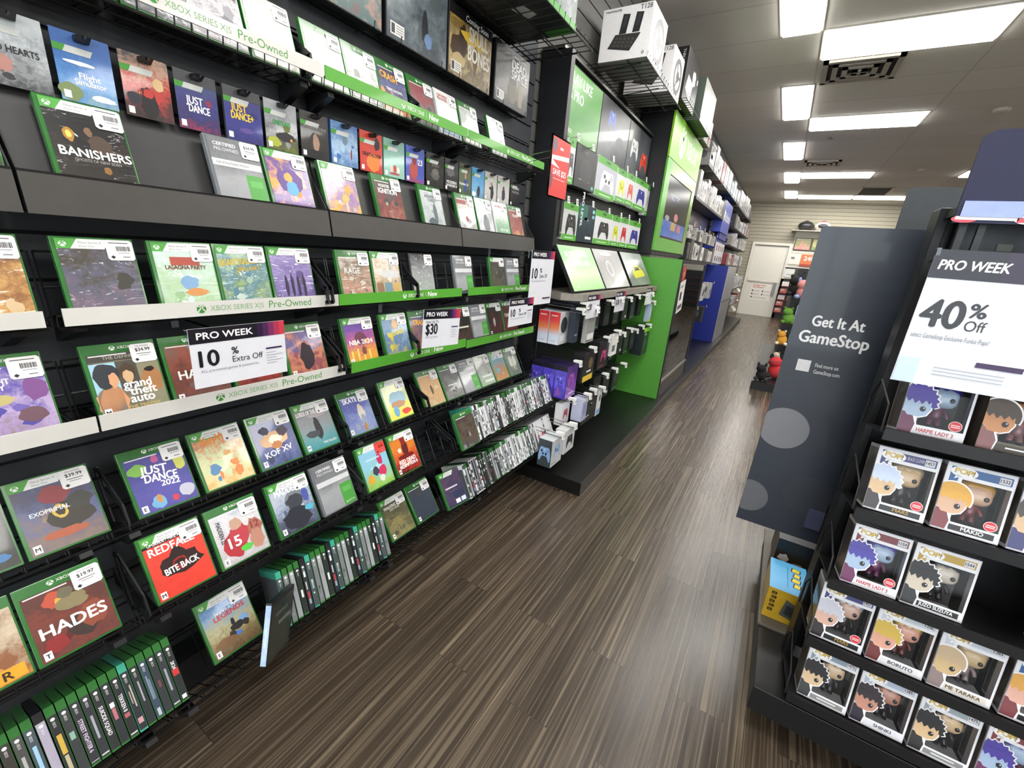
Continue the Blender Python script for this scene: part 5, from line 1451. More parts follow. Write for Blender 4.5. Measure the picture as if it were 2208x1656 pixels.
# ------------------------------------------------------------------ green kiosk with screen and glass case
KG = mat('kiosk_green', '58a23c', rough=.38, var=.03)
LIME = mat('lime_header', '78b41e', rough=.35, var=.02)
g = thing('game_kiosk', 'tall green kiosk with lime header, screen and glass case', 'display kiosk')
b = MB()
b.box(-1.385, 4.27, .09, -1.20, 5.66, 1.435, KG)           # back
b.box(-1.20, 4.27, .09, -.816, 4.292, 1.435, KG)           # near side
b.box(-1.20, 5.64, .09, -.816, 5.66, 1.435, KG)
b.box(-1.20, 4.292, 1.415, -.816, 5.64, 1.435, mat('kiosk_top', '6a665f', rough=.4))
b.box(-1.20, 4.292, .09, -.816, 5.64, .26, mat('kiosk_base', '4c4843', rough=.5))
b.build('kiosk_body', g)
b = MB()
for q in ((4.272, 4.305), (5.625, 5.658)):
    b.box(-.83, q[0], .09, -.808, q[1], 1.437, BLK)
b.box(-.83, 4.305, 1.40, -.808, 5.625, 1.437, BLK); b.box(-.83, 4.305, .245, -.808, 5.625, .27, mat('steel_trim', '8c8a84', rough=.3, metal=.8))
b.build('glass_frame', g)
b = MB(); b.box(-.822, 4.305, .27, -.817, 5.625, 1.40, clear('case_glass', (.95, .98, .95), .0)); b.build('glass_pane', g)
for zz in (.62, .98):
    b = MB(); b.box(-1.19, 4.30, zz, -.85, 5.62, zz + .008, clear('case_glass', (.95, .98, .95), .0)); b.build('glass_shelf', g)
b = MB()
b.box(-1.385, 4.255, 1.46, -1.105, 5.64, 2.64, BLK)
b.box(-1.385, 4.30, 1.435, -1.12, 5.60, 1.46, mat('kiosk_top', '6a665f', rough=.4))
b.build('upper_cabinet', g, bevel=.004)
b = MB(); b.box(-1.105, 4.235, 2.285, -1.088, 5.635, 2.64, LIME)
b.frame((-1.0875, 4.235, 2.285), (0, 1, 0), (0, 0, 1), (1, 0, 0))
logo(b, .42, .19, .13, 'f4f8ee', '78b41e', 1)
b.t2('XBOX', .62, .115, .15, 'f4f8ee', 1, maxw=.55)
b.build('header_sign', g)
b = MB()
SILV = mat('brushed_green_frame', '86a85c', rough=.28, metal=.6)
for q in ((4.235, 1.50, 4.40, 2.28), (5.49, 1.50, 5.635, 2.28), (4.40, 1.50, 5.49, 1.62), (4.40, 2.17, 5.49, 2.28)):
    b.box(-1.105, q[0], q[1], -1.088, q[2], q[3], SILV if q[1] > 2 or q[0] > 5 else mat('kiosk_frame_green', '5ca838', rough=.3, metal=.2))
b.build('screen_frame', g)
b = MB(); b.box(-1.104, 4.40, 1.62, -1.094, 5.49, 2.17, mat('dark_glass_screen', '0a0c12', rough=.2, coat=.0, spec=.06))
b.frame((-1.0938, 4.40, 1.62), (0, 1, 0), (0, 0, 1), (1, 0, 0))
SCR = mat('screen_picture_blue', '28488a', rough=.2, emit=.25, var=.3, scale=5)
b.r2(.02, .02, 1.07, .17, SCR, 1)
b.e2(.18, .19, .09, .025, mat('screen_picture_grey', '7a7c8a', rough=.2, emit=.2), 2)
b.e2(.55, .22, .09, .04, mat('screen_picture_rose', '9a5a64', rough=.2, emit=.2), 2)
b.r2(.38, .09, .60, .17, mat('screen_picture_tan', '9a7a4c', rough=.2, emit=.2), 2)
b.r2(.68, .09, .84, .16, mat('screen_picture_rose', '9a5a64', rough=.2, emit=.2), 2)
b.t2('PRESS START', .18, .36, .05, mat('screen_text_blue', '2c4c86', rough=.2, emit=.2), 2, maxw=.6)
b.build('screen', g)
case_items = [(4.40, .16, 1.0, .22, 'd8dcd8', 'white green topped box on the top glass shelf, nearest', 'x'), (4.62, .13, 1.0, .24, '3a9a5c', 'green box on the top glass shelf', 't'), (5.0, .3, 1.0, .18, '6aa060', 'pale green console box on the top glass shelf', 't'),
    (4.42, .24, .64, .2, '2a2c2e', 'dark game system box on the middle glass shelf, nearest', 'p'), (4.75, .2, .64, .16, '9a9c9a', 'grey accessory box on the middle glass shelf', 't'), (5.1, .3, .64, .2, '24282a', 'dark box at the far end of the middle glass shelf', 'p'),
    (4.42, .3, .262, .2, '7a3a34', 'brown red boxed set on the floor of the glass case, nearest', 't'), (4.8, .22, .262, .26, 'a8746a', 'rose boxed set on the floor of the glass case', 't'), (5.15, .28, .262, .16, '4a4c54', 'slate box at the far end of the glass case floor', 't')]
for yy, w, z0, h, col, lb, kk in case_items:
    hang_box(yy, w, z0 + .0005, h, -.90 - (.04 if kk == 'p' else 0), .16, lb, col, plain(col, [('r', .1, .55, .9, .8, 'c4c8c4'), ('r', .1, .1, .6, .2, '8a8c8a')]), name='boxed_item', cat='boxed product', group='boxes in the glass case', pegs=False)
g = thing('notice_card', 'white printed notice taped inside the glass case', 'notice', LW(-.8125, 4.40, .93, 0, .0) @ Matrix.Rotation(-.12, 4, 'Y'))
b = MB(); b.box(0, 0, 0, .24, .001, .3, 'e8e8e4'); b.frame((0, -.0005, 0)); b.r2(.05, .12, .13, .2, '3a3a3e'); b.r2(.03, .03, .2, .07, '5a5a5c'); b.r2(.03, .24, .16, .26, '8a8a8c'); b.build('notice_print', g)
b = MB(); b.tube([(0, 0, 0), (0.0015, 0, 0)], .075, ink('c03c34'), n=24)
b.frame((.0018, -.1, -.1), (0, 1, 0), (0, 0, 1), (1, 0, 0)); b.r2(.06, .10, .14, .108, 'f0d8d4'); b.r2(.07, .08, .13, .088, 'f0d8d4')
tag(b.build('round_sticker', None, Matrix.Translation((-.817, 4.46, 1.31))), 'round red sticker high on the kiosk glass', 'sticker')

# ------------------------------------------------------------------ boxes along the top of the left wall
def shelf_box(y, w, z, h, X, d, label, base, front=None, side=None, under=None, name='boxed_product', cat='boxed product', group='boxes on the high wall shelf'):
    g = thing(name, label, cat, LW(X, y, z), group)
    b = MB(); b.box(0, 0, 0, w, d, h, ink(base)); b.build('carton', g, bevel=.003)
    c = MB()
    if front:
        c.frame((0, -.0006, 0)); front(c, w, h)
    if side:
        c.frame((-.0006, d, 0), (0, -1, 0), (0, 0, 1), (-1, 0, 0)); side(c, d, h)
    if under:
        c.frame((0, 0, -.0006), (1, 0, 0), (0, 1, 0), (0, 0, -1)); under(c, w, d)
    if c.f:
        c.build('carton_print', g)
    return g
def pedals(c, w, h):
    c.t2('THRUSTMASTER', w * .05, h * .92, h * .035, '3a3a3a', 2, bold=True, maxw=w * .42)
    c.t2('T128', w * .96, h * .89, h * .085, '6a6a6c', 2, 'r', bold=True)
    k = '2c2c2e'
    c.p2([(w * .17, h * .26), (w * .62, h * .17), (w * .76, h * .40), (w * .80, h * .48), (w * .30, h * .50)], '3a3836', 1)
    c.p2([(w * .17, h * .26), (w * .62, h * .17), (w * .63, h * .20), (w * .18, h * .29)], k, 2)
    for i in range(5):
        for j in range(3):
            c.e2(w * (.30 + .08 * i + .02 * j), h * (.30 + .065 * j - .012 * i), w * .025, h * .02, '55524e', 2, n=6)
    for x in (.36, .62):
        c.p2([(w * (x + .01), h * .50), (w * (x + .15), h * .50), (w * (x + .2), h * .84), (w * (x + .06), h * .86)], k, 3)
        c.p2([(w * (x + .06), h * .62), (w * (x + .12), h * .62), (w * (x + .16), h * .82), (w * (x + .09), h * .83)], '3c3c3e', 4)
    c.p2([(w * .86, h * .11), (w * .89, h * .15), (w * .92, h * .11), (w * .89, h * .07)], '4a4a4c', 2)
    c.p2([(w * .872, h * .11), (w * .89, h * .133), (w * .908, h * .11), (w * .89, h * .087)], 'd4d2d0', 3)
def wheelpic(c, w, h):
    c.ring2(w * .55, h * .48, w * .26, w * .36, '4c4a4a', 1, n=28)
    c.e2(w * .55, h * .48, w * .12, h * .12, '3a3838', 2)
    for a in (0.1, 2.1, 4.2):
        c.line2(w * .55, h * .48, w * (.55 + .3 * math.cos(a)), h * .48 + w * .3 * math.sin(a), w * .07, '565456', 1.5)
    c.t2('T128', w * .95, h * .9, h * .06, '8a8a8c', 2, 'r', bold=True)
def underp(c, w, d):
    c.r2(0, 0, w, d, '9a9c98', 1)
    c.r2(w * .12, d * .2, w * .8, d * .7, '8a8d88', 2)
    c.r2(w * .82, d * .12, w * .9, d * .2, '4a4a4a', 2)
shelf_box(3.01, .325, 2.577, .285, -1.003, .32, 'white racing pedal box on the high shelf, closest one', 'f2efef', wheelpic, pedals, underp)
shelf_box(3.59, .31, 2.5735, .285, -1.003, .34, 'white racing pedal box on the high shelf, second behind its twin', 'f0eded', wheelpic, pedals, underp)
def t248(c, d, h):
    c.t2('T248', d * .62, h * .34, .08, 'e8e8e8', 2, rot=-math.pi / 2 + .0, maxw=.12, bold=True)
    c.t2('THRUSTMASTER', d * .85, h * .95, .02, 'e0e0e0', 2, rot=-math.pi / 2, maxw=.2)
def t248f(c, w, h):
    c.p2([(w * .1, h * .25), (w * .5, h * .1), (w * .6, h * .5), (w * .2, h * .55)], 'd8d8d8', 1)
    c.blob2(w * .6, h * .62, w * .14, h * .14, 'c8c8c8', 2)
    c.r2(w * .86, h * .62, w * .93, h * .72, 'e8e8e8', 2)
shelf_box(4.05, .50, 2.661, .36, -1.02, .30, 'tall black racing wheel box next to the white pedal boxes', '1d1c1d', t248f, t248)
shelf_box(4.66, .62, 2.661, .34, -.98, .32, 'glossy pale grey box with green base after the black wheel box', '9aa09c', lambda c, w, h: (c.r2(.0, .0, w, h, art('grey_fade_box', ['c8ccc8', 'd4d6d2', 'b8bcb8'], scale=3, hh=h), 1),), lambda c, w, h: c.r2(0, 0, w, h, '5a645c', 1), lambda c, w, d: c.r2(0, 0, w, d, '4f7a4c', 1))
shelf_box(5.36, .4, 2.661, .24, -1.05, .3, 'white and red box on the high shelf above the green kiosk', 'd4d0cc', plain('dcd8d4', [('r', .55, .0, .8, 1., 'b84840'), ('r', .1, .2, .4, .7, '8a8a88')]))
def rack(y0, y1, z, label, X=-1.02, arms=True):
    b = MB()
    n = int((y1 - y0) / .06)
    for i in range(n + 1):
        yy = y0 + (y1 - y0) * i / n
        b.tube([(XW + .004, yy, z), (X, yy, z), (X + .004, yy, z + .03)], .0024, WIRE, n=4, caps=False)
    for x in (XW + .01, X - .12, X):
        b.tube([(x, y0, z - .004), (x, y1, z - .004)], .0034, WIRE, n=5)
    for yy in (y0 + .06, (y0 + y1) / 2, y1 - .06) if arms else ():
        b.tube([(XW + .006, yy, z - .11), (XW + .05, yy, z - .03), (X - .05, yy, z - .006)], .004, WIRE, n=5)
    tag(b.build('wire_rack'), label, 'shelf', 'high wire racks on the left wall')
rack(2.98, 4.0, 2.568, 'high wire rack carrying the two white pedal boxes', -.997)
rack(4.03, 5.9, 2.655, 'high wire rack over the green kiosk', -.974, arms=False)
rack(5.95, 9.9, 2.53, 'high wire rack over the middle displays', -1.054)
rack(9.95, 13.4, 2.53, 'high wire rack over the far displays', -1.054)
def bits(rng, bg):
    r = []
    for i in range(rng.randint(2, 4)):
        x, z = rng.uniform(.08, .5), rng.uniform(.1, .6)
        r.append(('r', x, z, x + rng.uniform(.15, .4), z + rng.uniform(.08, .3), rng.choice(['3a3a3e', '6a6c70', '2c2c30', '8a8c90', '4a5a8a'])))
    r.append(('e', rng.uniform(.3, .7), rng.uniform(.4, .7), .18, .16, rng.choice(['2c2c2e', '5a5a5e', '34383c'])))
    return r
rng = random.Random(5)
spec = [(6.00, .34, .26, '94928e'), (6.40, .22, .30, 'a4a29c'), (6.66, .40, .24, 'bcbab6'), (7.12, .26, .26, '8a4040'), (7.45, .36, .27, 'b4b0ac'), (7.88, .4, .28, 'b0aeaa'), (8.34, .3, .2, '5a8aa0'), (8.70, .3, .26, 'b4b2ae'), (9.06, .26, .2, '8ab0b8'), (9.4, .4, .22, '4a4c54'),
        (10.0, .45, .3, 'c8c6c2'), (10.52, .4, .3, 'b8b6b2'), (11.0, .42, .34, '9a9aa0'), (11.5, .45, .36, 'b4b2ae'), (12.05, .45, .3, 'aaa8a4'), (12.6, .5, .26, '2c2c2e')]
cn = {'94928e': 'grey', 'a4a29c': 'stone grey', 'bcbab6': 'light grey', '8a4040': 'maroon', 'b4b0ac': 'pale', 'b0aeaa': 'off white', '5a8aa0': 'blue', 'b4b2ae': 'whitish', '8ab0b8': 'aqua', '4a4c54': 'slate', 'c8c6c2': 'white', 'b8b6b2': 'pale grey', '9a9aa0': 'silver grey', 'aaa8a4': 'ash grey', '2c2c2e': 'black'}
for i, (yy, w, h, col) in enumerate(spec):
    shelf_box(yy, w, 2.534, h, -1.06, .28, '%s box on the high rack past the lime header, %s along' % (cn[col], nth(i + 1)), col, plain(col, bits(rng, col)), plain(col, bits(rng, col)))

# ------------------------------------------------------------------ third fixture between the kiosks
b = MB()
b.box(-1.385, 5.72, .09, -1.30, 8.38, 2.40, BLK)
tag(b.build('display_backboard'), 'black backboard between the green and blue kiosks', 'display fixture')
b = MB(); b.box(-1.299, 5.72, 2.13, -1.08, 8.38, 2.16, BLK)
tag(b.build('wall_shelf'), 'black ledge over the dark header panels past the green kiosk', 'shelf')
b = MB(); b.box(-1.299, 5.72, 1.42, -1.05, 8.38, 1.445, mat('dark_ledge', '3a3633', rough=.5))
tag(b.build('wall_shelf'), 'dark grey ledge just past the green kiosk at its counter height', 'shelf')
def gd(t1, t2):
    def fn(c, w, h):
        c.r2(.004, .004, w - .004, h - .004, art('night_graphic', ['3c3038', '4c4050', '6a6068', '2c2830'], scale=3, hh=h), 1)
        c.t2(t1, w * .3, h * .55, h * .12, 'd8d0d4', 2, bold=True)
        c.t2(t2, w * .3, h * .35, h * .09, 'd8d0d4', 2)
        c.p2([(w * .2, h * .1), (w * .4, h * .5), (w * .44, h * .5), (w * .26, h * .1)], 'b04a50', 2)
    return fn
sheet(5.76, .78, 1.80, .32, -1.288, 'dark header panel with red flash past the green kiosk', gd('PRO', ''), group='dark header panels past the kiosk')
sheet(6.58, 1.7, 1.80, .32, -1.288, 'long dark header panel with pale lettering past the green kiosk', gd('Recharge', 'your play'), group='dark header panels past the kiosk')
rng = random.Random(8)
yy = 5.80
i = 0
while yy < 8.2:
    w = rng.uniform(.13, .26)
    h = rng.uniform(.2, .3)
    col = rng.choice(['b0aeaa', 'a09c98', 'c4c2be', '3a3a3c', '7a7672', '8c8a88'])
    shelf_box(yy, w, 2.1605, h, -1.09, .2, '%s box on the ledge over the dark header panels, %s from the kiosk' % ('black' if col == '3a3a3c' else 'pale', nth(i + 1)), col, plain(col, bits(rng, col)), plain(col, bits(rng, col)), group='boxes on the middle ledge')
    yy += w + rng.uniform(.01, .05)
    i += 1
yy, i = 5.80, 0
while yy < 8.1:
    w = rng.uniform(.12, .24)
    h = rng.uniform(.16, .24)
    col = ['2c2c2e', '303032', 'b8b4b0', 'c4c2be', '3c3c40', 'd8d8d8'][i % 6]
    hang_box(yy, w, 1.452, h, -1.08, .12, '%s accessory box on the lower ledge, %s from the kiosk' % ('black' if col[0] in '23' else 'pale', nth(i + 1)), col, plain(col, bits(rng, col)), name='boxed_product', cat='boxed product', group='boxes on the lower ledge', pegs=False, side=plain(col, bits(rng, col)))
    yy += w + .03
    i += 1
yy, i = 5.82, 0
while yy < 8.1:
    w = rng.uniform(.12, .2)
    col = ['c4c2be', '8e8a86', 'a8a6a4', '2a2a2c'][i % 4]
    hang_box(yy, w, 1.70, .11 if i % 2 else .15, -1.10, .05, '%s pack hung over the lower ledge, %s from the kiosk' % ('black' if col[0] == '2' else 'pale', nth(i + 1)), col, plain(col, bits(rng, col)), name='accessory_pack', cat='accessory pack', group='packs hung past the green kiosk', back=-1.2879, side=plain(col, bits(rng, col)))
    yy += w + .05
    i += 1
lo = [(5.80, .12, 1.02, .26, 'd8d4d2', 'white'), (6.02, .14, 1.05, .2, 'c0bebb', 'white'), (6.3, .14, 1.0, .26, '3a3a3c', 'black'), (5.84, .14, .62, .26, 'c83c40', 'red and white'), (6.12, .12, .60, .24, 'c4c0bc', 'white'), (6.4, .16, .62, .2, 'b8b6b4', 'white'), (5.86, .2, .26, .16, '1d1d1f', 'black'),
      (6.8, .2, .9, .24, 'c4c4c2', 'white'), (7.2, .2, .55, .24, '2c2c30', 'black'), (7.5, .2, .9, .24, 'b4b2ae', 'white')]
for i, (yy, w, z0, h, col, nm) in enumerate(lo):
    hang_box(yy, w, z0, h, -.95, .12, '%s pack hung low behind the glass case, %s of that cluster' % (nm, nth(i + 1)), col, plain(col, bits(rng, col)), name='accessory_pack', cat='accessory pack', group='packs hung behind the glass case', back=-1.2999, side=plain(col, bits(rng, col)))

# ------------------------------------------------------------------ blue kiosk
BLU = mat('kiosk_blue', '1f2f8f', rough=.4, var=.03)
g = thing('game_kiosk', 'blue kiosk with silver front farther down the wall', 'display kiosk')
b = MB()
b.box(-1.385, 8.42, .09, -.85, 9.75, 1.41, BLU)
b.box(-.85, 8.42, .09, -.835, 9.75, 1.41, mat('kiosk_silver_front', 'a8a8ac', rough=.35, metal=.3))
b.box(-.836, 8.42, .80, -.832, 9.75, .815, BLK)
b.box(-1.385, 8.46, 1.41, -1.15, 9.72, 1.86, BLU)
b.build('kiosk_body', g, bevel=.003)
b = MB()
b.hexa([(-1.25, 8.42, 1.96), (-1.10, 8.42, 1.96), (-1.10, 9.5, 1.96), (-1.25, 9.5, 1.96), (-1.25, 8.42, 2.46), (-1.10, 8.42, 2.46), (-1.10, 9.5, 2.46), (-1.25, 9.5, 2.46)], mat('sign_blue', '3a4cb0', rough=.35))
b.frame((-1.099, 8.42, 1.96), (0, 1, 0), (0, 0, 1), (1, 0, 0))
b.t2('PlayStation', .22, .2, .14, 'eef0f8', 2, maxw=.75, bold=True)
b.e2(.14, .27, .06, .1, 'eef0f8', 2)
b.build('header_sign', g)
b = MB(); b.box(-1.16, 8.6, 1.86, -1.12, 9.6, 1.962, BLU); b.build('sign_stem', g)
b = MB()
b.box(-1.14, 8.50, 1.44, -1.128, 9.7, 1.80, mat('pale_panel', 'd4d2d6', rough=.35))
b.frame((-1.1278, 8.50, 1.44), (0, 1, 0), (0, 0, 1), (1, 0, 0))
for i in range(4):
    c = ['b83c40', '2c2c2e', '8a3c40', '3a3a3e'][i]
    b.r2(.12 + .27 * i, .22, .24 + .27 * i, .31, c); gamepad(b, .2 + .27 * i, .08, .14, ['2a2a2c', '3c3c40', '2a2a2c', '28282a'][i])
b.build('picture_panel', g)

# far displays
b = MB()
b.box(-1.385, 9.85, .09, -1.32, 13.55, 2.40, mat('dark_fixture', '232428', rough=.5))
tag(b.build('display_backboard'), 'dark backboard along the wall past the blue kiosk', 'display fixture')
for zz, nm in ((.5, 'lowest'), (.9, 'second lowest'), (1.42, 'middle'), (1.80, 'second highest'), (2.14, 'highest')):
    b = MB(); b.box(-1.319, 9.85, zz, -1.05 if zz > 1 else -.95, 13.55, zz + .02, BLK)
    tag(b.build('wall_shelf'), '%s black shelf on the wall past the blue kiosk' % nm, 'shelf')
rng = random.Random(21)
rowsn = {2.1605: 'top shelf', 1.8205: 'second shelf', 1.4405: 'third shelf', .9205: 'fourth shelf', .5205: 'bottom shelf'}
for zz, nmr in rowsn.items():
    yy, i = 9.9, 0
    while yy < 13.3:
        w = rng.uniform(.2, .42)
        h = rng.uniform(.17, .27)
        col = rng.choice(['bcbab6', '9c9a96', 'c8c6c2', 'c8c8cc', '34343a', '8e8a86', '8a3c3c', 'b8bcc8'])
        nm = {'34343a': 'black', '8a3c3c': 'red', 'c8c8cc': 'silver', 'b8bcc8': 'grey blue'}.get(col, 'pale')
        shelf_box(yy, w, zz, h, (-1.06 if zz > 1 else -.96), .2, '%s box on the %s past the blue kiosk, %s along' % (nm, nmr, nth(i + 1)), col, plain(col, bits(rng, col)), plain(col, bits(rng, col)), group='boxes past the blue kiosk')
        yy += w + rng.uniform(.01, .06)
        i += 1
g = thing('magazine_rack', 'black magazine rack with tilted white sheets near the white door', 'rack')
b = MB(); b.box(-1.38, 13.65, .0, -1.18, 14.3, 1.45, BLK); b.build('rack_back', g)
for i in range(4):
    b = MB()
    z0 = .22 + .27 * i
    b.hexa([(-1.0, 13.68, z0), (-.98, 13.68, z0), (-.98, 14.28, z0), (-1.0, 14.28, z0), (-1.19, 13.68, z0 + .2), (-1.17, 13.68, z0 + .2), (-1.17, 14.28, z0 + .2), (-1.19, 14.28, z0 + .2)], ink('d8d6d0'))
    b.build('tilted_sheet', g)

# ------------------------------------------------------------------ back wall goods right of the door
WS = mat('white_slatboard', 'dcd8c8', rough=.5, var=.02)
b = MB()
z = 1.2
while z < 2.56:
    b.box(.0, YB - .03, z + .004, 2.2, YB - .001, z + .12, WS)
    z += .124
tag(b.build('slatboard_panel'), 'white slatted wall board right of the white door', 'wall panel')
def bw(x, w, z, h, label, col, fn=None, name='wall_poster', cat='poster', group='posters on the white slatted board', d=.01):
    g = thing(name, label, cat, FW(x, YB - .035 - d, z), group)
    b = MB(); b.box(0, 0, 0, w, d, h, ink(col)); b.build('poster_board' if d < .05 else 'carton', g)
    c = MB(); c.frame((0, -.0006, 0)); (fn or plain(col, []))(c, w, h); c.build('poster_print', g)
def pic(key, pal):
    return lambda c, w, h: c.r2(.02, .03, w - .02, h - .02, art(key, pal, scale=9, hh=h), 1)
bw(.03, .42, 2.02, .36, 'pink and green picture poster on the white slatted board', '2a2a2a', pic('pinkposter', ['c86a6c', 'e0a090', '8aa060', 'e8c0a0']))
bw(.46, .42, 2.02, .36, 'yellow green picture poster beside the pink one', '2a2a2a', pic('greenposter', ['a8b060', '708a50', 'd8d090', 'b8a048']))
bw(-.02, .3, 1.62, .30, 'white price card left of the orange 240 poster', 'e2ddd0', plain('e8e4da', [('r', .2, .5, .5, .7, '7a7a80')]))
bw(.29, .40, 1.58, .34, 'orange poster reading 240', 'c8643a', plain('d87a48', [('t', '240', .5, .5, .36, 'f4ece4'), ('r', .0, .0, 1., .2, 'b04030')]))
bw(.70, .3, 1.58, .34, 'dark product card right of the orange poster', '2c2a2a', plain('2f2d2d', [('r', .2, .3, .8, .6, '5a5450')]))
bw(-.04, .36, 1.25, .28, 'pale blue white card under the price card', 'dcdcd4', plain('e4e2da', [('r', .0, .84, 1., 1., '2c2430'), ('r', .2, .2, .7, .3, '8ab0a8')]))
for i, (x, z0, col, nm) in enumerate(((-.02, .98, 'e8e0d8', 'white'), (-.03, .78, 'd06a60', 'red white'), (-.04, .58, 'e4e0d8', 'pale'), (-.05, .40, 'e08070', 'coral'), (-.05, .2, 'e08878', 'pink'), (.2, .98, 'd4c8b8', 'tan'), (.2, .58, 'c86860', 'rose'))):
    bw(x, .18, z0, .13, '%s boxed item on the small shelves by the white door, %s of its column' % (nm, nth(i + 1)), col, plain(col, [('r', .1, .5, .7, .8, 'f0e8e0')]), 'boxed_item', 'boxed product', 'boxed items right of the door', .1)
b = MB()
for zz in (.19, .39, .57, .77, .97):
    b.box(-.07, YB - .2, zz - .012, 1.2, YB - .002, zz, ink('7a2c2c'))
b.box(-.075, YB - .03, .0, 1.2, YB - .001, 1.19, BLK)
tag(b.build('shelf_unit'), 'dark shelving unit with red shelf edges right of the white door', 'shelf')
for x, col, col2, lb in ((.06, '2a2a28', '3a3a38', 'black rounded headset on top of the white slatted board'), (.46, 'd8d4cc', 'b84a48', 'white rounded headset with red top beside the black one')):
    b = MB()
    b.ellipsoid((0, 0, .12), (.2, .14, .12), ink(col))
    b.ellipsoid((.0, -.12, .12), (.12, .04, .06), ink('3a3a3c'))
    b.tube([(-.12, .05, .2), (0, .05, .26), (.12, .05, .2)], .02, ink(col2), n=6)
    b.box(-.16, -.02, -.01, .16, .14, .02, ink(col))
    tag(b.build('headset', None, Matrix.Translation((x + .14, YB - .18, 2.575)), smooth=True), lb, 'headset', 'headsets above the white board')
b = MB()
b.box(-.12, YB - .34, 2.55, 2.2, YB - .001, 2.566, WS)
tag(b.build('wall_shelf'), 'white shelf carrying the two headsets', 'shelf')

# plush toys on the end of the next aisle
b = MB()
b.box(.13, 6.62, 0.0, .9, 9.2, 1.46, BLK)
b.box(-.06, 5.9, .0, .95, 9.2, .10, BLK)
tag(b.build('aisle_rack'), 'black aisle rack end mostly hidden by the dark panel', 'display rack')
def plush(x, y, z, s, col, col2, label, kind=0):
    g = thing('plush_toy', label, 'plush toy', Matrix.Translation((x, y, z)), 'plush toys on the aisle end')
    fuzz = mat('plush_' + col, col, rough=.95, bump=.8, scale=90, var=.12)
    f2 = mat('plush_' + col2, col2, rough=.95, bump=.8, scale=90, var=.12)
    b = MB(); b.ellipsoid((0, 0, s * .55), (s * .5, s * .45, s * .55), fuzz); b.build('body', g, smooth=True)
    b = MB(); b.ellipsoid((-s * .15, -s * .1, s * 1.15), (s * .42, s * .4, s * .38), fuzz); b.build('head', g, smooth=True)
    for sx in (-1, 1):
        b = MB(); b.ellipsoid((-s * .15 + sx * s * .3, -s * .05, s * 1.5), (s * .12, s * .1, s * (.22 if kind else .14)), f2); b.build('ear', g, smooth=True)
        b = MB(); b.ellipsoid((sx * s * .4, -s * .35, s * .2), (s * .2, s * .3, s * .18), f2); b.build('paw', g, smooth=True)
    b = MB(); b.tube([(0, s * .1, s * 1.3), (s * .3, s * .1, s * 1.9), (.25 if x < .2 else .05, s * .1, s * 2.1)], .004, WIRE, n=4); b.build('loop', g)
plush(.155, 6.5, 1.12, .16, '1f1c1c', '2a2626', 'black plush toy hung highest on the aisle end')
plush(.235, 6.35, 1.10, .15, 'd88a88', '8a9ac8', 'pink plush toy beneath the black one', 1)
plush(.155, 6.45, .78, .13, '6a9a3c', '5a8030', 'green plush toy in the middle of the aisle end')
plush(.15, 6.5, .50, .12, 'd89a38', 'e0d8c8', 'orange and cream plush toy under the green one')
plush(.15, 6.5, .25, .10, 'c8bca8', '6a5a48', 'cream and brown small plush toy low on the aisle end')
plush(.17, 6.25, .11, .18, 'c83238', '201c1e', 'red and black plush toy lowest on the aisle end', 1)
plush(.03, 6.02, .101, .13, '1d1b1c', '2a2426', 'black eared plush toy on the rack foot beside the red one', 1)
for z0, lb, col in ((.80, 'pale blue hanging card beside the green plush toy', 'a8c0d8'), (.42, 'blue and yellow hanging card low on the aisle end', '7ab0c8')):
    g = thing('hanging_card', lb, 'hanging card', FW(.22, 6.58, z0), 'hanging cards on the aisle end')
    b = MB(); b.box(0, 0, 0, .14, .015, .22, ink(col)); b.build('card_back', g)
    c = MB(); c.frame((0, -.0006, 0)); c.r2(.02, .03, .12, .12, 'd8d4b0'); c.r2(.02, .15, .1, .19, 'e8ecf0'); c.build('card_print', g)

# ------------------------------------------------------------------ right-hand stand of boxed vinyl figures
RX0, RX1, RY0, RY1 = .275, 1.02, 1.24, 1.72
g = thing('display_stand', 'black rolling stand of boxed vinyl figures on the right', 'display stand')
STK = mat('stand_black', '121214', rough=.4)
b = MB()
b.box(RX0 + .01, 1.46, .25, RX1, 1.50, 1.56, STK)
b.box(RX0 + .0, 1.44, .13, RX0 + .02, 1.52, 1.58, STK)
b.build('stand_back', g, bevel=.002)
b = MB()
b.hexa([(.20, 1.28, .10), (RX1, 1.28, .10), (RX1, 2.24, .10), (.204, 2.24, .10), (.20, 1.28, .19), (RX1, 1.28, .19), (RX1, 2.24, .19), (.204, 2.24, .19)], STK)
b.box(.195, 1.56, .188, RX1, 2.245, .198, mat('stand_tray_grey', '5c564c', rough=.5))
b.build('stand_base', g, bevel=.002)
for i, zz in enumerate((.255, .462, .655, .868, 1.078)):
    b = MB()
    b.hexa([(RX0 - .002, 1.245, zz - .004), (RX1, 1.245, zz - .004), (RX1, 1.455, zz - .048), (RX0 - .002, 1.455, zz - .048),
            (RX0 - .002, 1.245, zz + .001), (RX1, 1.245, zz + .001), (RX1, 1.455, zz - .042), (RX0 - .002, 1.455, zz - .042)], STK)
    b.box(RX0 - .002, 1.236, zz - .018, RX1, 1.2445, zz + .010, STK)
    # wire end loop
    b.tube([(RX0 - .006, 1.245, zz), (RX0 - .006, 1.262, zz + .06), (RX0 - .006, 1.40, zz + .09), (RX0 - .006, 1.455, zz + .03), (RX0 - .006, 1.455, zz - .044)], .0026, WIRE, n=5)
    b.build('shelf_tray', g)
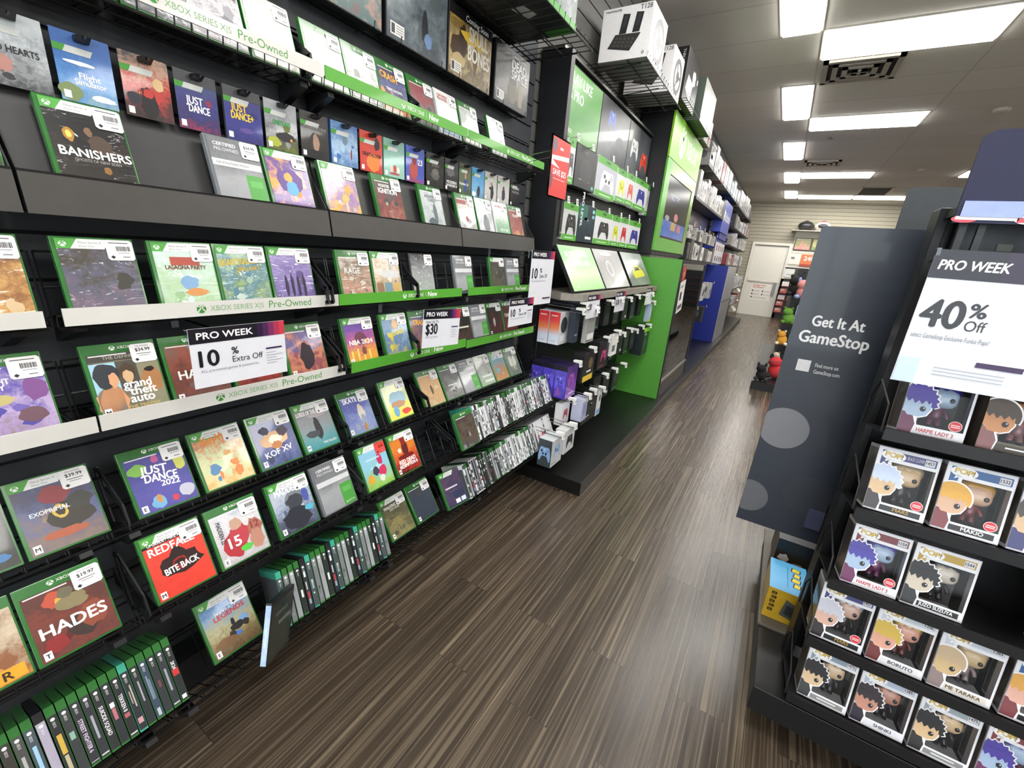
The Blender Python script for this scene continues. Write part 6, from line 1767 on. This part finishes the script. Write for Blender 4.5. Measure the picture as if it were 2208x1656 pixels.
for x, yy in ((.228, 1.50), (.232, 2.18), (.9, 1.5)):
    b = MB()
    b.tube([(x, yy, .1), (x, yy, .07)], .014, BLK, n=8)
    b.prism([(x - .012, yy - .028, .035), (x - .012, yy + .02, .03), (x - .012, yy + .018, .072), (x - .012, yy - .018, .072)], (.024, 0, 0), BLK)
    b.tube([(x - .011, yy - .006, .026), (x + .011, yy - .006, .026)], .026, mat('caster_rubber', '2c2c2c', rough=.5), n=16)
    b.build('caster', g)
b = MB()
b.box(RX0 + .01, 1.316, 1.555, RX1, 1.47, 1.572, STK)
for x in (RX0 + .02, RX0 + .05, .42):
    b.box(x, 1.34, 1.33, x + .012, 1.352, 1.555, STK)
b.box(.31, 1.42, 1.42, RX1, 1.44, 1.545, mat('stand_slate', '1d2228', rough=.45))
b.box(.385, 1.418, 1.49, .41, 1.4195, 1.505, mat('dull_label', '6a6c62', rough=.5))
b.build('stand_top', g)

# header boards
g = thing('header_board', 'dark blue header board on top of the right stand', 'header board', FW(.274, 1.30, 1.535), 'header boards')
b = MB(); b.prism([(0, 0, 0), (.75, 0, 0), (.75, 0, .172), (.016, 0, .172), (0, 0, .16)], (0, .012, 0), mat('header_blue', '14163c', rough=.6, var=.05)); b.build('header_panel', g)
c = MB(); c.frame((0, -.0005, 0))
c.e2(.108, .008, .02, .008, 'f0ece8', 2); c.e2(.014, .007, .02, .007, 'c83c4c', 2); c.r2(.0, .006, .094, .0125, 'eceae6', 3); c.r2(.092, .003, .104, .0125, 'c83c4c', 3)
c.build('header_print', g)
b = MB(); b.box(.006, -.003, .012, .098, -.001, .042, mat('clear_label_holder', '8090c8', rough=.15, coat=.5)); b.build('label_holder', g)
g = thing('header_board', 'dark grey header board with a red letter behind the blue one', 'header board', FW(.354, 2.5, 1.58), 'header boards')
b = MB(); b.prism([(0, 0, 0), (.9, 0, 0), (.9, 0, .2), (.012, 0, .2), (0, 0, .19)], (0, .012, 0), mat('header_grey', '3a3e42', rough=.5)); b.build('header_panel', g)
c = MB(); c.frame((0, -.0005, 0))
c.t2('Game', .118, .052, .068, 'd0404c', 2, bold=True)
c.r2(.112, .043, .3, .047, 'f0ece8', 2)
c.build('header_print', g)
b = MB(); b.box(.40, 2.52, 0, 1.2, 2.9, 1.60, mat('rear_stand', '17181b', rough=.5)); tag(b.build('display_stand'), 'dark stand under the grey header, hidden behind the right stand', 'display stand')

# side panel
g = thing('side_panel', 'tall dark slate panel reading Get It At GameStop with grey circles', 'panel', FW(.0465, 1.68, .51))
w, h = .262, 1.04
SL = mat('slate_board', '2a303b', rough=.36, var=.05, coat=.15)
b = MB(); b.prism([(0, 0, 0), (w, 0, 0), (w + .004, 0, h - .01), (w - .006, 0, h), (.022, 0, h), (.016, 0, h - .008)], (0, .012, 0), SL); b.build('panel_board', g)
c = MB(); c.frame((0, -.0006, 0))
c.t2('Get It At', .128, .742, .033, 'f0f0f0', 2, 'c', bold=True, maxw=.135)
c.t2('GameStop', .128, .688, .037, 'f0f0f0', 2, 'c', bold=True, maxw=.182)
c.r2(.052, .592, .089, .630, 'dcdcdc', 2)
c.t2('Find more on', .102, .612, .0125, 'e4e4e4', 2, maxw=.062)
c.t2('GameStop.com', .102, .591, .0125, 'e4e4e4', 2, maxw=.07)
c.p2([(max(.006, .066 + .075 * math.cos(2 * math.pi * i / 36)), .385 + .073 * math.sin(2 * math.pi * i / 36)) for i in range(36)], '808086', 2)
c.p2([(max(.002, .020 + .062 * math.cos(2 * math.pi * i / 36)), .105 + .062 * math.sin(2 * math.pi * i / 36)) for i in range(36)], '66676c', 2)
c.p2([(min(w - .002, .19 + .072 * math.cos(2 * math.pi * i / 36)), .165 + .072 * math.sin(2 * math.pi * i / 36)) for i in range(36)], '31353d', 2)
c.build('panel_print', g)
b = MB(); b.box(w - .058, -.012, .055, w - .01, -.001, .125, mat('clear_label_holder_grey', '4c5068', rough=.12, coat=.6)); b.box(w - .012, -.016, .05, w - .006, -.001, .165, CHROME); b.build('label_holder', g)
b = MB(); b.box(w - .02, .012, .1, w + .02, .03, .95, STK); b.build('panel_bracket', g)

# big price board
g = thing('price_board', 'large white price board reading 40% Off clipped to the right stand', 'sign', FW(.236, 1.165, 1.212, -.02), 'big boards')
w, h = .36, .262
b = MB(); b.box(0, 0, 0, w, .003, h, mat('board_card', 'dedfe6', rough=.3, coat=.3, var=.02)); b.build('board_panel', g)
c = MB(); c.frame((0, -.0004, 0))
c.r2(0, h - .053, w, h, '1c1928', 1)
for i, col in enumerate(('2a1c38', '3c2248', '5a2858', '7a2c5c')):
    c.r2(.10 + .04 * i, h - .053, .14 + .04 * i if i < 3 else w, h, col, 1.5)
c.t2('PRO WEEK', .010, h - .036, .0175, 'f4f4f6', 3, bold=True, squeeze=1.3, maxw=.098, slant=.12)
c.t2('40', .010, .118, .052, '26272c', 3, bold=True, squeeze=1.15, maxw=.062)
c.t2('%', .078, .142, .026, '26272c', 3, bold=True, maxw=.03)
c.t2('Off', .078, .116, .020, '26272c', 3, maxw=.03)
c.t2('select GameStop Exclusive Funko Pops!', .006, .094, .0095, '7c7e88', 3, maxw=.115)
for i in range(3):
    c.r2(.058, .038 - .007 * i, .16, .0395 - .007 * i, 'a4a6b0', 3)
c.r2(.115, .05, .18, .06, '3c2450', 3)
c.r2(.002, .002, .035, .052, 'c8dcf0', 2)
c.build('board_print', g)
b = MB()
b.tube([(.012, .003, h - .01), (.045, .25, h - .02)], .003, BLK, n=6)
b.box(.0, -.002, h - .012, .006, .006, h + .002, clear('clear_plastic'))
b.build('board_clip', g)

PW, PH, PD = .1145, .158, .088
FRAMEW = mat('white_card', 'e4e3e8', rough=.35, coat=.25, var=.02)
WIN = clear('window_film', (.98, .98, .985), .0, .05)
def pop_box(x, row, label, name, num, hair, skin, band, foot='1c1b1e', namecol='e8e8e8', sticker=True, body='2a2a2e', title='', side='8a8478', art_hair=None, gold=False, spiky=True, y=1.262):
    z, t = row
    _cn[0] += 1
    rng = random.Random(_cn[0] * 3)
    g = thing('figure_box', label, 'boxed figure', FW(x, y, z, t), 'boxed vinyl figures on the right stand')
    fr = FRAMEW if not gold else mat('gold_card', '4a3c22', rough=.35, coat=.3)
    w, h, d = PW, PH, PD
    m = .006
    b = MB()
    b.box(0, .001, 0, w, d, .0015, fr); b.box(0, .001, h - .0015, w, d, h, fr)
    b.box(0, .001, .0015, .0012, d, h - .0015, fr); b.box(0, d - .0012, .0015, w, d, h - .0015, mat('inner_card_dark', '2b2826' if not gold else '4a3c28', rough=.6))
    b.box(w - .0012, .001, .0015, w, d * .35, h - .0015, fr)
    b.frame((-.0003, d, 0), (0, -1, 0), (0, 0, 1), (-1, 0, 0))
    b.r2(.006, .008, d - .004, h - .008, art('flank_' + side, [side, '5a5248', '3c3834', side], scale=18, hh=h), 1)
    b.build('carton', g)
    f = MB(); f.frame((0, .001, 0))
    # front frame around the window
    wx0, wx1, wz0, wz1 = .030, w - .0045, .024, h - .034
    q = '%s' % ('e4e3e8' if not gold else '4c3e24')
    f.p2([(0, 0), (w, 0), (w, wz0), (0, wz0)], fr, 0)
    f.p2([(0, wz1), (w, wz1), (w, h), (0, h)], fr, 0)
    f.p2([(0, wz0), (wx0, wz0), (wx0, wz1), (0, wz1)], fr, 0)
    f.p2([(wx1, wz0), (w, wz0), (w, wz1), (wx1, wz1)], fr, 0)
    f.r2(.008, h - .026, w - .006, h - .008, band, 1)
    f.p2([(.008, h - .05), (.022, h - .05), (.024, h - .026), (.008, h - .026)], band, 1)
    # speech bubble with the logo
    f.e2(.030, h - .018, .023, .0125, 'f2f0f0' if not gold else 'b8a888', 2)
    f.p2([(.018, h - .026), (.016, h - .036), (.028, h - .028)], 'f2f0f0' if not gold else 'b8a888', 2)
    f.t2('POP!', .0305, h - .0225, .0115, '3a2c1c', 3, 'c', bold=True, maxw=.038, rot=-.06)
    f.t2('POP!', .030, h - .022, .0108, 'e0b848', 4, 'c', bold=True, maxw=.0365, rot=-.06)
    if title:
        f.t2(title, .056, h - .0205, .008, 'd8d0d8', 3, maxw=.03)
    f.r2(w - .027, h - .0245, w - .009, h - .0105, {'24': '24'}.get(num[:2], 'dcdce0') if False else 'd8d6dc', 2)
    f.t2(num, w - .018, h - .021, .0075, '3a3a40', 3, 'c', bold=True, maxw=.015)
    # name plate
    f.r2(.030, .006, w - .009, .019, foot, 2)
    if not name:
        f.r2(.045, .0115, w - .025, .0145, namecol, 3)
    f.t2(name or ' ', w - .045 if len(name) < 9 else w - .050, .0095, .0085, namecol, 3, 'c', bold=True, maxw=.062)
    # printed head on the left
    ah = art_hair or hair
    k = 1.0
    WB = 'f2f0f2'
    def hairpts(gr):
        pts = []
        nn = 22
        for i in range(nn + 1):
            a = -.35 + 3.5 * i / nn
            r = 1.0 + ((.13 if i % 2 else -.02) if spiky else 0) + gr
            pts.append((max(.0006, .021 + .034 * r * math.cos(a)), .078 + .036 * r * math.sin(a)))
        return pts
    face = [(.0006, .056), (.010, .043), (.030, .042), (.042, .048), (.048, .062), (.046, .078), (.0006, .088)]
    f.p2(hairpts(.09), WB, 2)
    f.p2([(x * 1.05, .066 + (zz - .066) * 1.1) for x, zz in face], WB, 2.2)
    f.p2([(.0006, .003), (.027, .003), (.031, .026), (.022, .050), (.0006, .050)], WB, 2.4)
    f.p2([(.0006, .004), (.025, .004), (.028, .025), (.019, .048), (.0006, .050)], body, 3)
    f.p2(hairpts(0), ah, 4)
    f.p2(face, skin, 5)
    # fringe
    fr_ = [(.0006, .096)] + [(.0006 + .0475 * i / 8, (.070 if i % 2 else .079) + .004 * abs(i - 4) / 4) for i in range(9)] + [(.047, .10)]
    f.p2(fr_, ah, 6)
    f.e2(.034, .061, .0052, .006, '1c1a1c', 7)
    f.e2(.0358, .0632, .0013, .0016, 'e8e8ea', 8, n=8)
    if sticker:
        f.e2(w - .020, .036, .0115, .0115, 'f0d0d0', 5)
        f.e2(w - .020, .036, .0102, .0102, 'cc2a34', 6)
        f.r2(w - .0275, .037, w - .0125, .039, 'f4d8d8', 7); f.r2(w - .0275, .033, w - .0125, .035, 'f4d8d8', 7)
    f.build('front_card', g)
    b = MB(); b.poly([(wx0 - .002, .0016, wz0 - .002), (wx1 + .002, .0016, wz0 - .002), (wx1 + .002, .0016, wz1 + .002), (wx0 - .002, .0016, wz1 + .002)], WIN); b.build('window_film', g)
    # the figure: big rounded head, small body
    v = MB()
    SK, HR, BD = mat('vinyl_' + skin, skin, rough=.3, coat=.4, var=.03), mat('vinyl_' + hair, hair, rough=.3, coat=.4, var=.05), mat('vinyl_' + body, body, rough=.35, coat=.3)
    fx, fy = .069, .044
    sq = lambda dd: 1.0 / max(.001, (abs(dd.x) ** 3.4 + abs(dd.y) ** 3.4 + abs(dd.z) ** 3.4)) ** (1 / 3.4)
    v.ellipsoid((fx, fy, .094), (.029, .026, .024), SK, 20, 12, sq)
    hh = lambda dd: sq(dd) * (1.0 + (.05 * math.sin(11 * math.atan2(dd.y, dd.x)) * (dd.z > -.2) if spiky else 0))
    v.ellipsoid((fx, fy + .006, .107), (.0325, .028, .0185), HR, 24, 12, hh)
    for sx in (-1, 1):
        v.ellipsoid((fx + sx * .0145, fy - .0262, .090), (.0048, .0016, .0054), ink('141214'), 10, 6)
    v.tube([(fx, fy, .076), (fx, fy, .068), (fx, fy, .050), (fx, fy, .042)], [.006, .011, .012, .010], BD, n=10)
    for sx in (-1, 1):
        v.tube([(fx + sx * .009, fy, .067), (fx + sx * .018, fy - .004, .055), (fx + sx * .019, fy - .009, .047)], [.005, .0048, .004], BD, n=8)
        v.tube([(fx + sx * .006, fy, .046), (fx + sx * .008, fy - .002, .032), (fx + sx * .008, fy - .004, .027)], [.0065, .006, .007], BD, n=8)
        v.ellipsoid((fx + sx * .008, fy - .007, .0262), (.0065, .011, .0045), ink('26242a'), 10, 6)
    v.build('figure', g, smooth=True)
    return g
R1, R2, R3, R4, R5 = (1.0795, .22), (.8735, .25), (.657, .21), (.4635, .19), (.2565, .22)
P = .1205
pop_box(.297, R1, 'purple haired figure box under the big price board', 'HARPIE LADY 3', '1154', '4a3a98', 'a8bcd4', '7a2c34', foot='e8e6e8', namecol='b83040', body='6a3050', side='6a3434')
pop_box(.43, R1, 'gold trimmed box with a brown hatted head, right of the purple haired one', '', '12', '4c3e34', 'c88a5c', '3a2e1c', foot='3a2e1c', sticker=False, gold=True, spiky=False, body='8a5a5c', side='4a3c2c')
pop_box(.555, R1, 'brown haired figure box at the picture edge beside the gold trimmed one', '', '31', '4a3a30', 'c8a088', '5a4a78', body='3a3a44')
pop_box(.289, R2, 'pale blue printed figure box with fair figure, second tier left end', 'MARS', '1457', 'c8b08c', 'd0b088', '3a3c78', namecol='a8883c', art_hair='c4d0e8', body='3a3234', title='BLACK CLOVER')
pop_box(.4145, R2, 'golden haired figure box in the second tier', 'MAKIO', '1532', 'c8902c', 'd0a88c', '2a5a94', art_hair='dca43c', body='7a3c40', spiky=False)
pop_box(.541, R2, 'goggle wearing figure box at the right of the second tier', '', '1533', '4a4038', 'd0b08c', '3a3a44', body='3a3a6c', sticker=False)
pop_box(.297, R3, 'purple haired figure box in the third tier left end', 'HARPIE LADY 3', '1154', '4a40a0', 'a0b4d0', '7a3038', foot='e8e6e8', namecol='b83040', body='6a3058', side='5a4038')
pop_box(.4185, R3, 'black haired pale figure box in the third tier with the empty space beside it', 'JUZO SUZUYA', '1544', '1c1b1e', 'c4b8a8', 'b8983c', body='2a2a2e', sticker=False)
pop_box(.668, R3, 'dark figure box at the right edge of the third tier', '', '1546', '2c2a30', 'c8a890', '5a4a3c', sticker=False)
pop_box(.278, R4, 'white haired figure box in the fourth tier left end', 'MARS', '1457', 'c8c8d4', 'd0aa98', '3a3c78', namecol='a8883c', body='2c2628')
pop_box(.4005, R4, 'blond figure box with grey eye band in the fourth tier', 'BORUTO', '1356', 'd0b050', 'd8a08c', 'c8ccd4', foot='dcdce0', namecol='2c2c30', sticker=False, body='6a3030', side='6a7a88')
pop_box(.5235, R4, 'cream toned figure box in the fourth tier', 'ME TARAKA', '1283', 'c0a888', 'c8ac80', 'c8ccd8', foot='d8d0c4', namecol='4a3c20', sticker=False, body='8a7a78', spiky=False, side='8a7a68')
pop_box(.652, R4, 'golden haired figure box at the right of the fourth tier', 'MAKIO', '1532', 'c8902c', 'd8a898', '2a5a94', art_hair='d8a04c', body='7a3c40', spiky=False, sticker=False)
pop_box(.297, R5, 'black haired figure box in the bottom tier left end', '', '1475', '1e1b20', 'd4b894', '8a9aa8', foot='8a8a88', sticker=False, body='3a3a3c', side='6a6058')
pop_box(.4195, R5, 'dark haired figure box with red eye band in the bottom tier', 'SHINKI', '1285', '2c2228', 'c08a78', 'b0bcd0', foot='dcdce4', namecol='3a3a44', sticker=False, body='2a2430', side='5a5450')
pop_box(.543, R5, 'black haired figure box third in the bottom tier', '', '1475', '1c191c', 'd4b48c', '9aa4ac', foot='8a8a88', sticker=False, body='2c2a2c')
pop_box(.668, R5, 'purple haired figure box at the right of the bottom tier', 'HARPIE LADY 3', '1154', '4a3a98', 'a0b4d0', '7a3038', foot='e8e6e8', namecol='b83040', body='6a3058', sticker=False)

# goods on the base tray under the side panel
g = thing('toy_box', 'yellow box with a blue lid on the tray under the dark side panel', 'toy box', FW(.203, 1.61, .1985), )
b = MB(); b.box(0, 0, 0, .118, .19, .128, mat('yellow_box', 'd0a828', rough=.35, coat=.3)); b.build('carton', g, bevel=.0015)
c = MB(); c.frame((0, 0, .1283), (1, 0, 0), (0, 1, 0), (0, 0, 1))
c.r2(0, 0, .118, .19, '5aa8d8', 1)
for i in range(4):
    c.p2([(.070 + .006 * (i % 2), .165 - .032 * i), (.100, .160 - .032 * i), (.098, .136 - .032 * i), (.066 + .006 * (i % 2), .138 - .032 * i)], '2a2820', 2)
    c.p2([(.074 + .006 * (i % 2), .162 - .032 * i), (.096, .158 - .032 * i), (.094, .139 - .032 * i), (.070 + .006 * (i % 2), .141 - .032 * i)], 'e0c83c', 3)
c.r2(.055, .03, .058, .16, '3a78a8', 2)
c.frame((0, -.0005, 0))
for i in range(5):
    c.r2(.012 + .002 * (i % 2), .104 - .018 * i, .028 + .002 * (i % 2), .116 - .018 * i, '3a3018', 2)
    c.r2(.016, .107 - .018 * i, .024, .113 - .018 * i, '8a6c20', 3)
c.p2([(.05, .03), (.1, .02), (.112, .08), (.06, .1)], '5a5c58', 2)
c.p2([(.062, .04), (.09, .034), (.1, .07), (.066, .08)], '33353a', 3)
c.build('carton_print', g)
for i, (x, yy, hh, col, lb) in enumerate(((.215, 1.84, .2, '17181c', 'black box with pale faces standing behind the yellow box'), (.225, 2.02, .24, '1a1d24', 'black box with a blue picture at the back of the tray'))):
    g = thing('boxed_product', lb, 'boxed product', FW(x, yy, .1985), 'dark boxes on the stand tray')
    b = MB(); b.box(0, 0, 0, .13, .12, hh, ink(col)); b.build('carton', g)
    c = MB(); c.frame((0, -.0006, 0))
    c.blob2(.03, hh * .6, .018, .018, 'b8bcc4' if i == 0 else '6a9cc0', 1); c.blob2(.08, hh * .5, .02, .016, '8a8c92' if i == 0 else '88a8c0', 1); c.blob2(.025, hh * .3, .016, .02, 'a8b0bc', 1)
    c.build('carton_print', g)

for p in _proto.values():
    for ch in list(p.children):
        bpy.data.objects.remove(ch)
    bpy.data.objects.remove(p)
